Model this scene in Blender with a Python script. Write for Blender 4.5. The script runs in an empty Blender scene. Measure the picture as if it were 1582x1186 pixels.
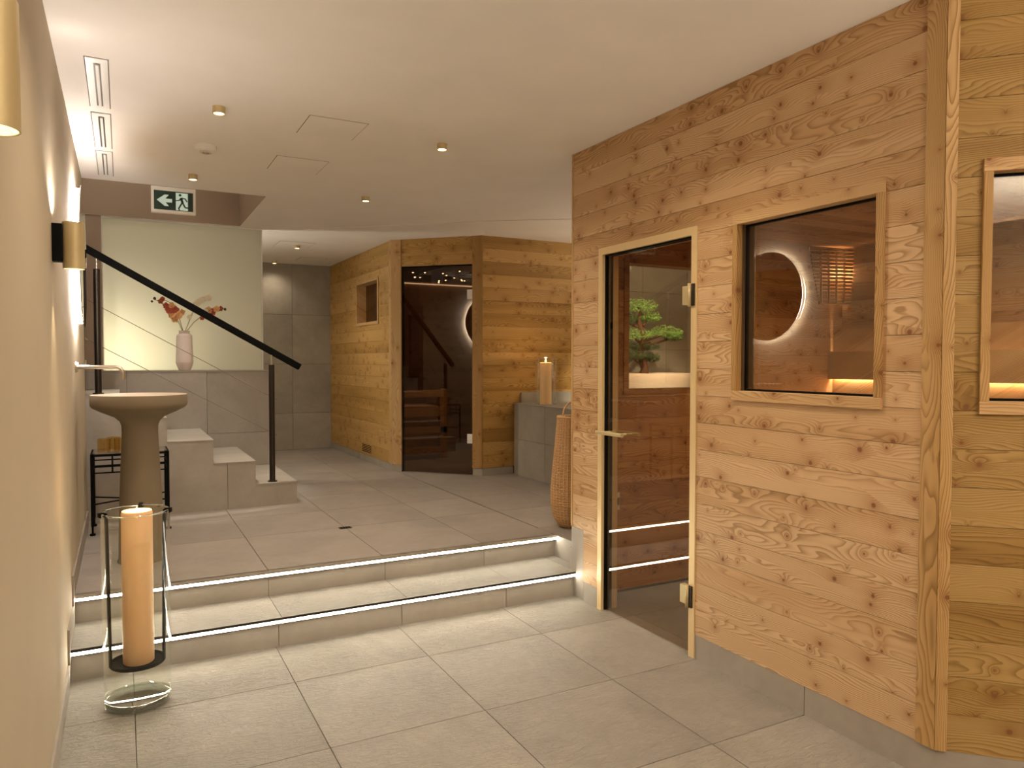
import bpy, bmesh, math, random
from mathutils import Vector, Matrix
random.seed(7)
PI = math.pi
scene = bpy.context.scene
col = scene.collection

# ------------------------------------------------------------------ camera
def make_camera():
    f, pitch, roll, yaw = 1142.6, -0.0304, 0.0011, 0.4853
    fw = Vector((math.sin(yaw)*math.cos(pitch), math.cos(yaw)*math.cos(pitch), math.sin(pitch)))
    r = Vector((math.cos(yaw), -math.sin(yaw), 0)); u = r.cross(fw)
    r2 = r*math.cos(roll)+u*math.sin(roll); u2 = -r*math.sin(roll)+u*math.cos(roll)
    cd = bpy.data.cameras.new('camera'); cd.sensor_width = 36; cd.lens = f*36/1582; cd.clip_start = .05
    co = bpy.data.objects.new('camera', cd); col.objects.link(co)
    m = Matrix((r2, u2, -fw)).transposed().to_4x4(); m.translation = Vector((0, 0, 1.35))
    co.matrix_world = m; scene.camera = co
make_camera()

# ------------------------------------------------------------------ world, exposure, room lights
w = bpy.data.worlds.new('world'); scene.world = w; w.use_nodes = True
w.node_tree.nodes['Background'].inputs[0].default_value = (1, .85, .65, 1)
w.node_tree.nodes['Background'].inputs[1].default_value = .05
scene.view_settings.view_transform = 'Standard'; scene.view_settings.look = 'None'
scene.view_settings.exposure = 0.24; scene.view_settings.gamma = 1
scene.view_settings.use_curve_mapping = False
WARM = (1, .83, .62)
def spot(loc, target, power, size=2.2, blend=.6, colr=WARM, rad=.03, name='spot_lamp'):
    l = bpy.data.lights.new(name, 'SPOT'); l.energy = power; l.spot_size = size; l.spot_blend = blend
    l.color = colr; l.shadow_soft_size = rad
    o = bpy.data.objects.new(name, l); col.objects.link(o); o.location = loc
    o.rotation_euler = (Vector(target)-Vector(loc)).to_track_quat('-Z', 'Y').to_euler(); return o
def area(loc, target, power, sx, sy, colr=WARM, name='area_lamp'):
    l = bpy.data.lights.new(name, 'AREA'); l.shape = 'RECTANGLE'; l.size = sx; l.size_y = sy; l.energy = power; l.color = colr
    o = bpy.data.objects.new(name, l); col.objects.link(o); o.location = loc
    o.rotation_euler = (Vector(target)-Vector(loc)).to_track_quat('-Z', 'Y').to_euler(); return o
def point(loc, power, colr=WARM, rad=.03, name='point_lamp'):
    l = bpy.data.lights.new(name, 'POINT'); l.energy = power; l.color = colr; l.shadow_soft_size = rad
    o = bpy.data.objects.new(name, l); col.objects.link(o); o.location = loc; return o

CZ = 2.527            # ceiling
UZ = .276             # upper floor
Z1 = .1436            # first tread
XS = 2.289            # near sauna face
XL = -.214            # left wall face
YR1, YR2 = 3.58, 3.917
DOWN_POWER = 34
DOWNLIGHTS = [(.413, 3.698), (1.55, 3.755), (.413, 5.11), (1.56, 5.207), (1.584, 7.666), (1.592, 8.966),
              (.413, 2.3), (1.55, 2.3), (.413, .9), (1.55, .9), (.413, -.6), (1.55, -.6)]
for (x, y) in DOWNLIGHTS:
    spot((x, y, CZ-.036), (x, y, 0), DOWN_POWER*(.3 if y > 8.5 else .2 if y < 1 else 1), 2.5, .9, WARM, .03, 'downlight_lamp')
# unseen fill giving the general glow of the room behind the photographer
area((1.2, -1.2, 2.45), (1.2, -1.0, 0), 9, 2.0, 1.6, (1, .84, .66), 'rear_fill_lamp')
area((4.9, 4.7, 1.85), (4.7, 4.75, 4), 26, .8, .8, (1, .86, .70), 'plant_corner_fill_lamp')  # added upward fill, hidden behind the near cabin, to brighten the ceiling
area((1.8, -1.2, 1.75), (1.8, -1.2, 4), 115, 1.6, 1.2, (1, .86, .70), 'rear_ceiling_fill_lamp')  # added upward fill behind the camera, lifts the ceiling brightness
# stairwell and the room behind the frosted glass
area((-.05, 7.45, 1.35), (.1, 6.9, 1.45), 22, .35, .5, (1, .92, .74), 'glazed_room_lamp')
area((.5, 8.6, 2.3), (.5, 6.9, 1.6), 6, .8, .4, (1, .90, .74), 'glazed_room_ceiling_lamp')
point((-.2, 6.1, 3.3), 11, (1, .86, .70), .12, 'stairwell_lamp')
spot((.35, 6.15, 3.6), (.45, 6.2, .5), 150, .62, .5, (1, .90, .76), .06, 'stairwell_spot_lamp')
# sauna interiors
point((4.37, 3.455, 1.95), 2.2, (1, .78, .52), .05, 'sauna_corner_lamp')
for sx_ in (2.9, 3.7): spot((sx_, 2.1, 2.12), (sx_+.1, 2.5, 0), 26, 2.7, .8, (1, .82, .62), .03, 'sauna_fill_lamp')  # unseen spots added to brighten the near cabin interior
spot((2.9, 6.95, 2.33), (2.9, 7.6, .7), 40, 1.3, .8, (1, .80, .50), .05, 'bench_fill_lamp')  # unseen spot added so the bench shows through the dark door
point((3.6, 7.2, 2.1), 3, (1, .6, .3), .05, 'far_sauna_lamp')

# ------------------------------------------------------------------ materials
def newmat(name):
    m = bpy.data.materials.new(name); m.use_nodes = True
    nt = m.node_tree; b = nt.nodes['Principled BSDF']; return m, nt, b
def simple(name, c, rough=.5, metal=0, spec=None):
    m, nt, b = newmat(name); b.inputs['Base Color'].default_value = (*c, 1)
    b.inputs['Roughness'].default_value = rough; b.inputs['Metallic'].default_value = metal
    if spec is not None: b.inputs['Specular IOR Level'].default_value = spec
    return m
def emis(name, c, s):
    m = bpy.data.materials.new(name); m.use_nodes = True; nt = m.node_tree; nt.nodes.clear()
    e = nt.nodes.new('ShaderNodeEmission'); e.inputs[0].default_value = (*c, 1); e.inputs[1].default_value = s
    o = nt.nodes.new('ShaderNodeOutputMaterial'); nt.links.new(e.outputs[0], o.inputs[0]); return m
class NB:
    def __init__(s, nt): s.nt = nt
    def n(s, t, **k):
        x = s.nt.nodes.new(t)
        for a, v in k.items(): setattr(x, a, v)
        return x
    def l(s, a, b): s.nt.links.new(a, b)
    def math(s, op, a, b=None, c=None, clamp=False):
        x = s.n('ShaderNodeMath', operation=op, use_clamp=clamp)
        for i, v in enumerate((a, b, c)):
            if v is None: continue
            if isinstance(v, (int, float)): x.inputs[i].default_value = v
            else: s.l(v, x.inputs[i])
        return x.outputs[0]
    def vmath(s, op, a, b):
        x = s.n('ShaderNodeVectorMath', operation=op)
        for i, v in enumerate((a, b)):
            if isinstance(v, tuple): x.inputs[i].default_value = v
            else: s.l(v, x.inputs[i])
        return x.outputs[0]
    def ramp(s, f, stops):
        x = s.n('ShaderNodeValToRGB'); cr = x.color_ramp
        while len(cr.elements) < len(stops): cr.elements.new(.5)
        for e, (p, c) in zip(cr.elements, stops): e.position = p; e.color = (*c, 1)
        s.l(f, x.inputs[0]); return x.outputs[0]
    def mix(s, f, a, b, mode='MIX'):
        x = s.n('ShaderNodeMix', data_type='RGBA', blend_type=mode)
        for i, v in ((0, f), (6, a), (7, b)):
            if isinstance(v, (int, float)): x.inputs[i].default_value = v
            elif isinstance(v, tuple): x.inputs[i].default_value = (*v, 1)
            else: s.l(v, x.inputs[i])
        return x.outputs[2]

def wood(name, light, mid, dark, knot=(.20, .08, .03), axis='X', rough=.55, knots=1.0, vary=1.0):
    """planks and boards: local axis X (or Z) is the length of the board"""
    m, nt, b = newmat(name); q = NB(nt)
    tc = q.n('ShaderNodeTexCoord'); oi = q.n('ShaderNodeObjectInfo')
    rnd = oi.outputs['Random']
    sep = q.n('ShaderNodeSeparateXYZ'); q.l(tc.outputs['Object'], sep.inputs[0])
    L, S, T = (sep.outputs[0], sep.outputs[2], sep.outputs[1]) if axis == 'X' else (sep.outputs[2], sep.outputs[0], sep.outputs[1])
    off = q.math('MULTIPLY', rnd, 57.3)
    Lo = q.math('ADD', L, off)
    ST = q.math('ADD', S, q.math('MULTIPLY', T, .6))
    cmb = q.n('ShaderNodeCombineXYZ'); q.l(q.math('MULTIPLY', Lo, 1.0), cmb.inputs[0]); q.l(ST, cmb.inputs[1]); q.l(off, cmb.inputs[2])
    P = cmb.outputs[0]
    # knots
    kv = q.n('ShaderNodeVectorMath', operation='MULTIPLY'); q.l(P, kv.inputs[0]); kv.inputs[1].default_value = (5.5, 15.0, 1)
    vor = q.n('ShaderNodeTexVoronoi', feature='F1', voronoi_dimensions='2D'); q.l(kv.outputs[0], vor.inputs['Vector']); vor.inputs['Scale'].default_value = 1
    vor.inputs['Randomness'].default_value = 1
    csep = q.n('ShaderNodeSeparateColor'); q.l(vor.outputs['Color'], csep.inputs[0])
    # true distance to the knot centre in metres
    pd = q.n('ShaderNodeVectorMath', operation='SUBTRACT'); q.l(kv.outputs[0], pd.inputs[0]); q.l(vor.outputs['Position'], pd.inputs[1])
    psc = q.n('ShaderNodeVectorMath', operation='MULTIPLY'); q.l(pd.outputs[0], psc.inputs[0]); psc.inputs[1].default_value = (1/5.5, 1/15.0, 0)
    pl = q.n('ShaderNodeVectorMath', operation='LENGTH'); q.l(psc.outputs[0], pl.inputs[0]); kd = pl.outputs['Value']
    krad = q.math('MULTIPLY_ADD', q.math('POWER', csep.outputs[0], 2.0), .009, .0022)
    isk = q.math('LESS_THAN', csep.outputs[1], .55*knots)
    kmask = q.math('MULTIPLY', isk, q.math('SUBTRACT', 1, q.math('SMOOTH_MIN', q.math('DIVIDE', kd, krad), 1.0, .5), clamp=True))
    kmask = q.math('MULTIPLY', kmask, 3.0, clamp=True)
    khalo = q.math('MULTIPLY', isk, q.math('EXPONENT', q.math('MULTIPLY', q.math('DIVIDE', kd, q.math('MULTIPLY', krad, 3.2)), -1.0)))
    # growth rings
    def noise(sx, sy, sz, det=2.0, rgh=.5):
        v = q.n('ShaderNodeVectorMath', operation='MULTIPLY'); q.l(P, v.inputs[0]); v.inputs[1].default_value = (sx, sy, sz)
        n_ = q.n('ShaderNodeTexNoise'); q.l(v.outputs[0], n_.inputs['Vector']); n_.inputs['Scale'].default_value = 1
        n_.inputs['Detail'].default_value = det; n_.inputs['Roughness'].default_value = rgh
        return n_.outputs['Fac']
    warp = noise(1.3, 7, 1)
    fine = noise(5, 30, 1, 3)
    ring = q.math('ADD', q.math('MULTIPLY', ST, q.math('MULTIPLY_ADD', rnd, 60, 70)), q.math('MULTIPLY', warp, 26))
    ring = q.math('ADD', ring, q.math('MULTIPLY', khalo, 3.6))
    ring = q.math('ADD', ring, q.math('MULTIPLY', fine, .7))
    fr = q.math('FRACT', ring)
    late = q.math('POWER', fr, 2.6)
    late = q.math('MULTIPLY', late, q.math('SUBTRACT', 1, q.math('MULTIPLY', q.math('SUBTRACT', fr, .9), 10, clamp=True), clamp=True))
    fibre = noise(9, 260, 1, 3, .6)
    broad = noise(.6, 9, 1, 2)
    hue = q.math('FRACT', q.math('MULTIPLY', rnd, 7.77))
    tone = q.math('ADD', q.math('MULTIPLY', broad, 1.0), q.math('MULTIPLY_ADD', hue, .5*vary, -.30*vary))
    base = q.ramp(tone, [(.25, light), (.55, mid), (.95, dark)])
    strength = q.math('MULTIPLY_ADD', noise(.5, 5, 1, 1), 2.4, -.35, clamp=True)
    c = q.mix(q.math('MULTIPLY', late, strength), base, q.mix(1.0, base, (.42, .33, .17), 'MULTIPLY'))
    c = q.mix(q.math('MULTIPLY_ADD', fibre, .5, -.1, clamp=True), c, q.mix(1.0, c, (.80, .72, .62), 'MULTIPLY'))
    c = q.mix(q.math('MULTIPLY', khalo, .85), c, q.mix(1.0, c, (.55, .38, .22), 'MULTIPLY'))
    c = q.mix(q.math('MULTIPLY', kmask, .85), c, knot)
    q.l(c, b.inputs['Base Color']); b.inputs['Roughness'].default_value = rough
    b.inputs['Specular IOR Level'].default_value = .3
    bp = q.n('ShaderNodeBump'); bp.inputs['Strength'].default_value = .25; bp.inputs['Distance'].default_value = .0015
    q.l(q.math('SUBTRACT', fibre, late), bp.inputs['Height']); q.l(bp.outputs[0], b.inputs['Normal'])
    return m
M = {}
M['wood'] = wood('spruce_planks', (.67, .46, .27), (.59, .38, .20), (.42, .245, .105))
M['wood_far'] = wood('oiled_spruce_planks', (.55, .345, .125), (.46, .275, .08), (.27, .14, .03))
M['wood_facet_shaded'] = wood('shaded_spruce_planks', (.43, .28, .105), (.36, .22, .066), (.22, .115, .028))  # same planks as the front, the facet's weaker light darkened into the colour
M['wood_in'] = wood('sauna_interior_planks', (.66, .38, .18), (.54, .28, .11), (.34, .15, .05))
M['wood_post'] = wood('spruce_upright_boards', (.58, .385, .185), (.50, .305, .12), (.36, .20, .06), axis='Z', knots=.5)
M['wood_trim'] = wood('spruce_trim_boards', (.62, .415, .215), (.55, .335, .15), (.38, .21, .07), axis='X', knots=.35)
M['wood_core'] = simple('dark_joint_core', (.10, .05, .02), .9)
M['bench'] = wood('smooth_bench_board', (.66, .40, .18), (.58, .34, .14), (.50, .28, .10), knots=0, vary=.3)

def tile(name, c1, c2, relief=1.0, rough=.55):
    m, nt, b = newmat(name); q = NB(nt)
    tc = q.n('ShaderNodeTexCoord'); oi = q.n('ShaderNodeObjectInfo')
    ofs = q.n('ShaderNodeCombineXYZ'); 
    for i in range(3): q.l(q.math('MULTIPLY', oi.outputs['Random'], 31.0+i*17), ofs.inputs[i])
    P = q.vmath('ADD', tc.outputs['Object'], ofs.outputs[0])
    def noise(sc, det, dis=0, rgh=.6):
        n_ = q.n('ShaderNodeTexNoise'); q.l(P, n_.inputs['Vector']); n_.inputs['Scale'].default_value = sc
        n_.inputs['Detail'].default_value = det; n_.inputs['Distortion'].default_value = dis; n_.inputs['Roughness'].default_value = rgh
        return n_.outputs['Fac']
    big = noise(2.2, 4, .6); med = noise(11, 5, 1.2)
    f = q.math('ADD', q.math('MULTIPLY', big, .75), q.math('MULTIPLY', med, .3))
    f = q.math('ADD', f, q.math('MULTIPLY_ADD', oi.outputs['Random'], .16, -.08))
    c = q.ramp(f, [(.3, c1), (.72, c2)])
    q.l(c, b.inputs['Base Color']); b.inputs['Roughness'].default_value = rough; b.inputs['Specular IOR Level'].default_value = .35
    sl = q.n('ShaderNodeVectorMath', operation='MULTIPLY'); q.l(P, sl.inputs[0]); sl.inputs[1].default_value = (1, 2.4, 1)
    ns = q.n('ShaderNodeTexNoise'); q.l(sl.outputs[0], ns.inputs['Vector']); ns.inputs['Scale'].default_value = 22; ns.inputs['Detail'].default_value = 6
    ns.inputs['Distortion'].default_value = 1.4; ns.inputs['Roughness'].default_value = .62
    bp = q.n('ShaderNodeBump'); bp.inputs['Strength'].default_value = .55*relief; bp.inputs['Distance'].default_value = .009
    q.l(ns.outputs['Fac'], bp.inputs['Height']); q.l(bp.outputs[0], b.inputs['Normal'])
    return m
M['tile'] = tile('slate_look_floor_tile', (.25, .23, .20), (.37, .34, .295), 2.2)
M['tile_up'] = tile('smooth_floor_tile', (.26, .232, .208), (.36, .323, .29), .3, .5)
M['tile_wall'] = tile('grey_wall_tile', (.27, .245, .205), (.38, .345, .29), .2, .6)
M['tile_stair'] = tile('grey_stair_tile', (.28, .25, .215), (.38, .343, .295), .25, .6)
M['grout'] = simple('grey_grout', (.13, .11, .09), .9)

def plaster(name, c, bump=.15):
    m, nt, b = newmat(name); q = NB(nt)
    tc = q.n('ShaderNodeTexCoord'); n_ = q.n('ShaderNodeTexNoise'); q.l(tc.outputs['Object'], n_.inputs['Vector'])
    n_.inputs['Scale'].default_value = 3; n_.inputs['Detail'].default_value = 4
    c2 = tuple(v*.95 for v in c)
    q.l(q.ramp(n_.outputs['Fac'], [(.3, c2), (.7, c)]), b.inputs['Base Color']); b.inputs['Roughness'].default_value = .85
    n2 = q.n('ShaderNodeTexNoise'); q.l(tc.outputs['Object'], n2.inputs['Vector']); n2.inputs['Scale'].default_value = 180
    bp = q.n('ShaderNodeBump'); bp.inputs['Strength'].default_value = bump; bp.inputs['Distance'].default_value = .001
    q.l(n2.outputs['Fac'], bp.inputs['Height']); q.l(bp.outputs[0], b.inputs['Normal']); return m
M['ceil'] = plaster('white_ceiling_paint', (.88, .84, .79))
M['wallp'] = plaster('beige_wall_paint', (.47, .395, .28))
M['taupe'] = plaster('taupe_wall_paint', (.36, .275, .20))
M['white'] = simple('white_plastic', (.8, .78, .74), .4)
M['black'] = simple('black_metal', (.004, .004, .004), .7, 0, .1)
M['darkmetal'] = simple('dark_bronze_metal', (.05, .04, .033), .35, .8)
M['brass'] = simple('champagne_metal', (.58, .47, .26), .45, .4)
M['cable'] = simple('dark_steel_cable', (.22, .19, .15), .5, .5)
M['frame'] = simple('pale_champagne_frame', (.74, .56, .30), .45, .25)
M['steel'] = simple('brushed_steel', (.62, .57, .50), .28, 1)
M['basin'] = plaster('taupe_mineral_cast', (.22, .175, .115), .05)
M['basin_top'] = simple('pale_basin_rim', (.60, .52, .44), .45)
M['green'] = simple('dark_green_sign', (.004, .03, .022), .4)
M['signwhite'] = emis('lit_sign_white', (.62, .68, .50), .62)
M['ceramic'] = simple('blush_ceramic', (.70, .60, .54), .7)
M['wicker'] = simple('honey_wicker', (.62, .38, .18), .6)
M['wicker_dark'] = simple('wicker_liner', (.20, .09, .04), .8)
M['bowl'] = simple('pale_planter', (.85, .74, .66), .5)
M['leaf'] = simple('bright_green_leaf', (.22, .39, .09), .6)
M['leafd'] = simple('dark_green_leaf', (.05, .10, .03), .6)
M['bark'] = simple('brown_bark', (.12, .05, .025), .8)
M['led'] = emis('led_strip_glow', (1, .92, .74), 50.0)
M['ledw'] = emis('mirror_led_glow', (1, .88, .80), 78.0)
M['ledsauna'] = emis('sauna_led_glow', (1, .84, .60), 60.0)
M['bulb'] = emis('lamp_face_glow', (1, .86, .55), 5.0)
M['bulbs'] = emis('sconce_face_glow', (1, .86, .45), 1.6)
M['flame'] = emis('candle_flame_glow', (1, .62, .22), 14)
M['star'] = emis('star_point_glow', (1, .85, .7), 14)
M['mirror'] = simple('mirror_silver', (.85, .85, .85), .01, 1)
m, nt, b = newmat('candle_wax'); b.inputs['Base Color'].default_value = (.90, .60, .33, 1); b.inputs['Roughness'].default_value = .5
b.inputs['Subsurface Weight'].default_value = .6; b.inputs['Subsurface Radius'].default_value = (.06, .03, .012); M['wax'] = m
def thin_glass(name, tint, refl=1.0, ior=1.5):
    m = bpy.data.materials.new(name); m.use_nodes = True; nt = m.node_tree; nt.nodes.clear(); q = NB(nt)
    lw_ = q.n('ShaderNodeLayerWeight'); lw_.inputs[0].default_value = .5
    r0 = ((ior-1)/(ior+1))**2
    fr = q.math('MULTIPLY_ADD', q.math('POWER', lw_.outputs['Facing'], 5.0), 1-r0, r0)
    t = q.n('ShaderNodeBsdfTransparent'); t.inputs[0].default_value = (*tint, 1)
    g = q.n('ShaderNodeBsdfGlossy'); g.inputs['Roughness'].default_value = 0.0; g.inputs[0].default_value = (1, 1, 1, 1)
    mx = q.n('ShaderNodeMixShader'); q.l(q.math('MULTIPLY', fr, refl, clamp=True), mx.inputs[0]); q.l(t.outputs[0], mx.inputs[1]); q.l(g.outputs[0], mx.inputs[2])
    o = q.n('ShaderNodeOutputMaterial'); q.l(mx.outputs[0], o.inputs[0]); return m
M['glass'] = thin_glass('clear_pane', (.93, .92, .88), 1.0)
M['glass_tint'] = thin_glass('bronze_tinted_pane', (.52, .42, .32), 1.25)
M['glass_door'] = thin_glass('lightly_tinted_pane', (.80, .74, .64), 1.25)
M['glass_vase'] = thin_glass('clear_vase_glass', (.985, .99, .975), .9, 1.45)
M['glass_base'] = thin_glass('thick_greenish_glass', (.90, .95, .91), 4.0, 1.5)
M['amber'] = thin_glass('amber_tumbler_glass', (.93, .84, .62), 1.6)
m = bpy.data.materials.new('solid_glass'); m.use_nodes = True; b = m.node_tree.nodes['Principled BSDF']
b.inputs['Transmission Weight'].default_value = 1; b.inputs['Roughness'].default_value = .02; b.inputs['Base Color'].default_value = (.97, 1, .98, 1); b.inputs['IOR'].default_value = 1.45
M['glass_solid'] = m
m = bpy.data.materials.new('frosted_glass'); m.use_nodes = True; nt = m.node_tree; nt.nodes.clear(); q = NB(nt)
tr = q.n('ShaderNodeBsdfTranslucent'); tr.inputs[0].default_value = (.84, .83, .72, 1)
df = q.n('ShaderNodeBsdfDiffuse'); df.inputs[0].default_value = (.52, .49, .41, 1)
gl = q.n('ShaderNodeBsdfGlossy'); gl.inputs['Roughness'].default_value = .25
m1 = q.n('ShaderNodeMixShader'); m1.inputs[0].default_value = .45; q.l(df.outputs[0], m1.inputs[1]); q.l(tr.outputs[0], m1.inputs[2])
m2 = q.n('ShaderNodeMixShader'); m2.inputs[0].default_value = .05; q.l(m1.outputs[0], m2.inputs[1]); q.l(gl.outputs[0], m2.inputs[2])
o = q.n('ShaderNodeOutputMaterial'); q.l(m2.outputs[0], o.inputs[0]); M['frost'] = m

# ------------------------------------------------------------------ mesh helpers
def tag(o, label=None, cat=None, group=None, kind=None):
    if label: o['label'] = label
    if cat: o['category'] = cat
    if group: o['group'] = group
    if kind: o['kind'] = kind
    return o
def link(name, me, mat, parent=None, loc=None, rot=None):
    o = bpy.data.objects.new(name, me); col.objects.link(o)
    if mat is not None and me is not None and not me.materials: me.materials.append(mat)
    if loc is not None: o.location = loc
    if rot is not None: o.rotation_euler = rot
    if parent is not None: setpar(o, parent)
    return o
def setpar(o, p):
    """parent keeping the world placement given in o.location (parents are unscaled)"""
    o.parent = p
    o.matrix_parent_inverse = pm(p).inverted()
def pm(p):
    m = Matrix.LocRotScale(p.location, p.rotation_euler, None)
    if p.parent is not None: m = pm(p.parent) @ p.matrix_parent_inverse @ m
    return m
def empty(name, loc, label=None, cat=None, group=None, kind=None):
    o = bpy.data.objects.new(name, None); col.objects.link(o); o.location = loc; o.empty_display_size = .1
    return tag(o, label, cat, group, kind)
def bm_box(bm, x0, x1, y0, y1, z0, z1, bev=0):
    vs = [bm.verts.new((x, y, z)) for x in (x0, x1) for y in (y0, y1) for z in (z0, z1)]
    idx = [(0, 1, 3, 2), (4, 6, 7, 5), (0, 4, 5, 1), (2, 3, 7, 6), (0, 2, 6, 4), (1, 5, 7, 3)]
    fs = [bm.faces.new([vs[i] for i in f]) for f in idx]
    if bev > 0:
        es = list({e for f in fs for e in f.edges})
        bmesh.ops.bevel(bm, geom=es, offset=bev, segments=2, profile=.6, affect='EDGES')
def fin(bm, name, smooth=False):
    bmesh.ops.recalc_face_normals(bm, faces=bm.faces)
    me = bpy.data.meshes.new(name); bm.to_mesh(me); bm.free()
    if smooth:
        for p in me.polygons: p.use_smooth = True
    return me
def box(name, x0, x1, y0, y1, z0, z1, mat, parent=None, bev=0, kind=None):
    x0, x1 = min(x0, x1), max(x0, x1); y0, y1 = min(y0, y1), max(y0, y1); z0, z1 = min(z0, z1), max(z0, z1)
    cx, cy, cz = (x0+x1)/2, (y0+y1)/2, (z0+z1)/2
    bm = bmesh.new(); bm_box(bm, x0-cx, x1-cx, y0-cy, y1-cy, z0-cz, z1-cz, bev)
    o = link(name, fin(bm, name), mat, parent, (cx, cy, cz))
    if kind: o['kind'] = kind
    return o
def boxes(name, lst, mat, parent=None, kind=None, origin=(0, 0, 0), bev=0):
    bm = bmesh.new(); ox, oy, oz = origin
    for (x0, x1, y0, y1, z0, z1) in lst: bm_box(bm, x0-ox, x1-ox, y0-oy, y1-oy, z0-oz, z1-oz, bev)
    o = link(name, fin(bm, name), mat, parent, origin)
    if kind: o['kind'] = kind
    return o
def lathe_bm(bm, prof, seg=48, center=(0, 0, 0), closed=False):
    cx, cy, cz = center; rings = []
    for (r, z) in prof:
        if r < 1e-6: rings.append([bm.verts.new((cx, cy, cz+z))])
        else: rings.append([bm.verts.new((cx+r*math.cos(2*PI*i/seg), cy+r*math.sin(2*PI*i/seg), cz+z)) for i in range(seg)])
    prs = list(zip(rings[:-1], rings[1:]))
    if closed: prs.append((rings[-1], rings[0]))
    for a, b_ in prs:
        for i in range(seg):
            j = (i+1) % seg
            if len(a) == 1 and len(b_) == 1: continue
            if len(a) == 1: bm.faces.new((a[0], b_[i], b_[j]))
            elif len(b_) == 1: bm.faces.new((a[i], a[j], b_[0]))
            else: bm.faces.new((a[i], a[j], b_[j], b_[i]))
def lathe(name, prof, loc, mat, parent=None, seg=48, smooth=True, closed=False, rot=None):
    bm = bmesh.new(); lathe_bm(bm, prof, seg, closed=closed)
    me = fin(bm, name)
    if smooth:
        for p in me.polygons: p.use_smooth = True
        try: me.set_sharp_from_angle(angle=math.radians(40))
        except Exception: pass
    return link(name, me, mat, parent, loc, rot)
def tube_bm(bm, pts, r, seg=8, cap=True, closed=False):
    pts = [Vector(p) for p in pts]; n = len(pts); rings = []
    up = Vector((0, 0, 1)); prev = None
    for i in range(n):
        if closed: t = (pts[(i+1) % n]-pts[i-1])
        else: t = pts[min(i+1, n-1)]-pts[max(i-1, 0)]
        t.normalize()
        if prev is None: a = t.cross(up) if abs(t.z) < .9 else t.cross(Vector((1, 0, 0)))
        else: a = prev - t*prev.dot(t)
        a.normalize(); prev = a; b_ = t.cross(a)
        rr = r[i] if isinstance(r, (list, tuple)) else r
        rings.append([bm.verts.new(pts[i]+a*rr*math.cos(2*PI*k/seg)+b_*rr*math.sin(2*PI*k/seg)) for k in range(seg)])
    m_ = n if closed else n-1
    for i in range(m_):
        A, B = rings[i], rings[(i+1) % n]
        for k in range(seg):
            j = (k+1) % seg; bm.faces.new((A[k], A[j], B[j], B[k]))
    if cap and not closed: bm.faces.new(rings[0][::-1]); bm.faces.new(rings[-1])
def tube(name, pts, r, mat, parent=None, seg=10, origin=None, closed=False):
    org = Vector(origin) if origin else Vector(pts[0])
    bm = bmesh.new(); tube_bm(bm, [Vector(p)-org for p in pts], r, seg, True, closed)
    me = fin(bm, name, True)
    try: me.set_sharp_from_angle(angle=math.radians(50))
    except Exception: pass
    return link(name, me, mat, parent, org)
def prism(name, poly, a0, a1, axis, mat, parent=None, kind=None):
    """extrude polygon; axis 'Z': poly (x,y); axis 'Y': poly (x,z)"""
    bm = bmesh.new()
    cx = sum(p[0] for p in poly)/len(poly); cy = sum(p[1] for p in poly)/len(poly); ca = (a0+a1)/2
    def P(p, a): return (p[0]-cx, p[1]-cy, a-ca) if axis == 'Z' else (p[0]-cx, a-ca, p[1]-cy)
    A = [bm.verts.new(P(p, a0)) for p in poly]; B = [bm.verts.new(P(p, a1)) for p in poly]
    bm.faces.new(A); bm.faces.new(B[::-1]); n = len(poly)
    for i in range(n): bm.faces.new((A[i], A[(i+1) % n], B[(i+1) % n], B[i]))
    o = link(name, fin(bm, name), mat, parent, (cx, cy, ca) if axis == 'Z' else (cx, ca, cy))
    if kind: o['kind'] = kind
    return o

# a wall frame: origin O (at u=0, z=0), horizontal direction angle a, outward normal = right-hand side (dir rotated -90deg)
class Frame:
    def __init__(s, O, ang): s.O = Vector((O[0], O[1], 0)); s.a = ang; s.d = Vector((math.cos(ang), math.sin(ang), 0)); s.n = Vector((math.sin(ang), -math.cos(ang), 0))
    def pt(s, u, n, z): return s.O+s.d*u+s.n*n+Vector((0, 0, z))
    def block(s, name, cells, n0, n1, mat, parent=None, kind=None, bev=0):
        """cells: list of (u0,u1,z0,z1); n0..n1 depth along outward normal. mesh in the local frame of the board"""
        us = [c[0] for c in cells]+[c[1] for c in cells]; zs = [c[2] for c in cells]+[c[3] for c in cells]
        cu = (min(us)+max(us))/2; cz = (min(zs)+max(zs))/2; cn = (n0+n1)/2
        bm = bmesh.new()
        for (u0, u1, z0, z1) in cells:   # local x = d, local -y = n
            bm_box(bm, u0-cu, u1-cu, -(n1-cn), -(n0-cn), z0-cz, z1-cz, bev)
        o = link(name, fin(bm, name), mat, parent, s.pt(cu, cn, cz), (0, 0, s.a))
        if kind: o['kind'] = kind
        return o
def rects_minus(u0, u1, z0, z1, holes):
    """cells of a rectangle without the holes, grouped in pieces joined where a hole takes only part of the height"""
    hs = sorted([h for h in holes if h[0] < u1-1e-6 and h[1] > u0+1e-6 and h[2] < z1-1e-6 and h[3] > z0+1e-6])
    pieces = []; cur = []; u = u0
    for (a, b_, c, d) in hs:
        a = max(a, u0); b_ = min(b_, u1)
        if a > u+1e-6: cur.append((u, a, z0, z1))
        mids = []
        if c > z0+1e-3: mids.append((a, b_, z0, c))
        if d < z1-1e-3: mids.append((a, b_, d, z1))
        if mids: cur += mids
        else:
            if cur: pieces.append(cur)
            cur = []
        u = b_
    if u < u1-1e-6: cur.append((u, u1, z0, z1))
    if cur: pieces.append(cur)
    return pieces
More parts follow.
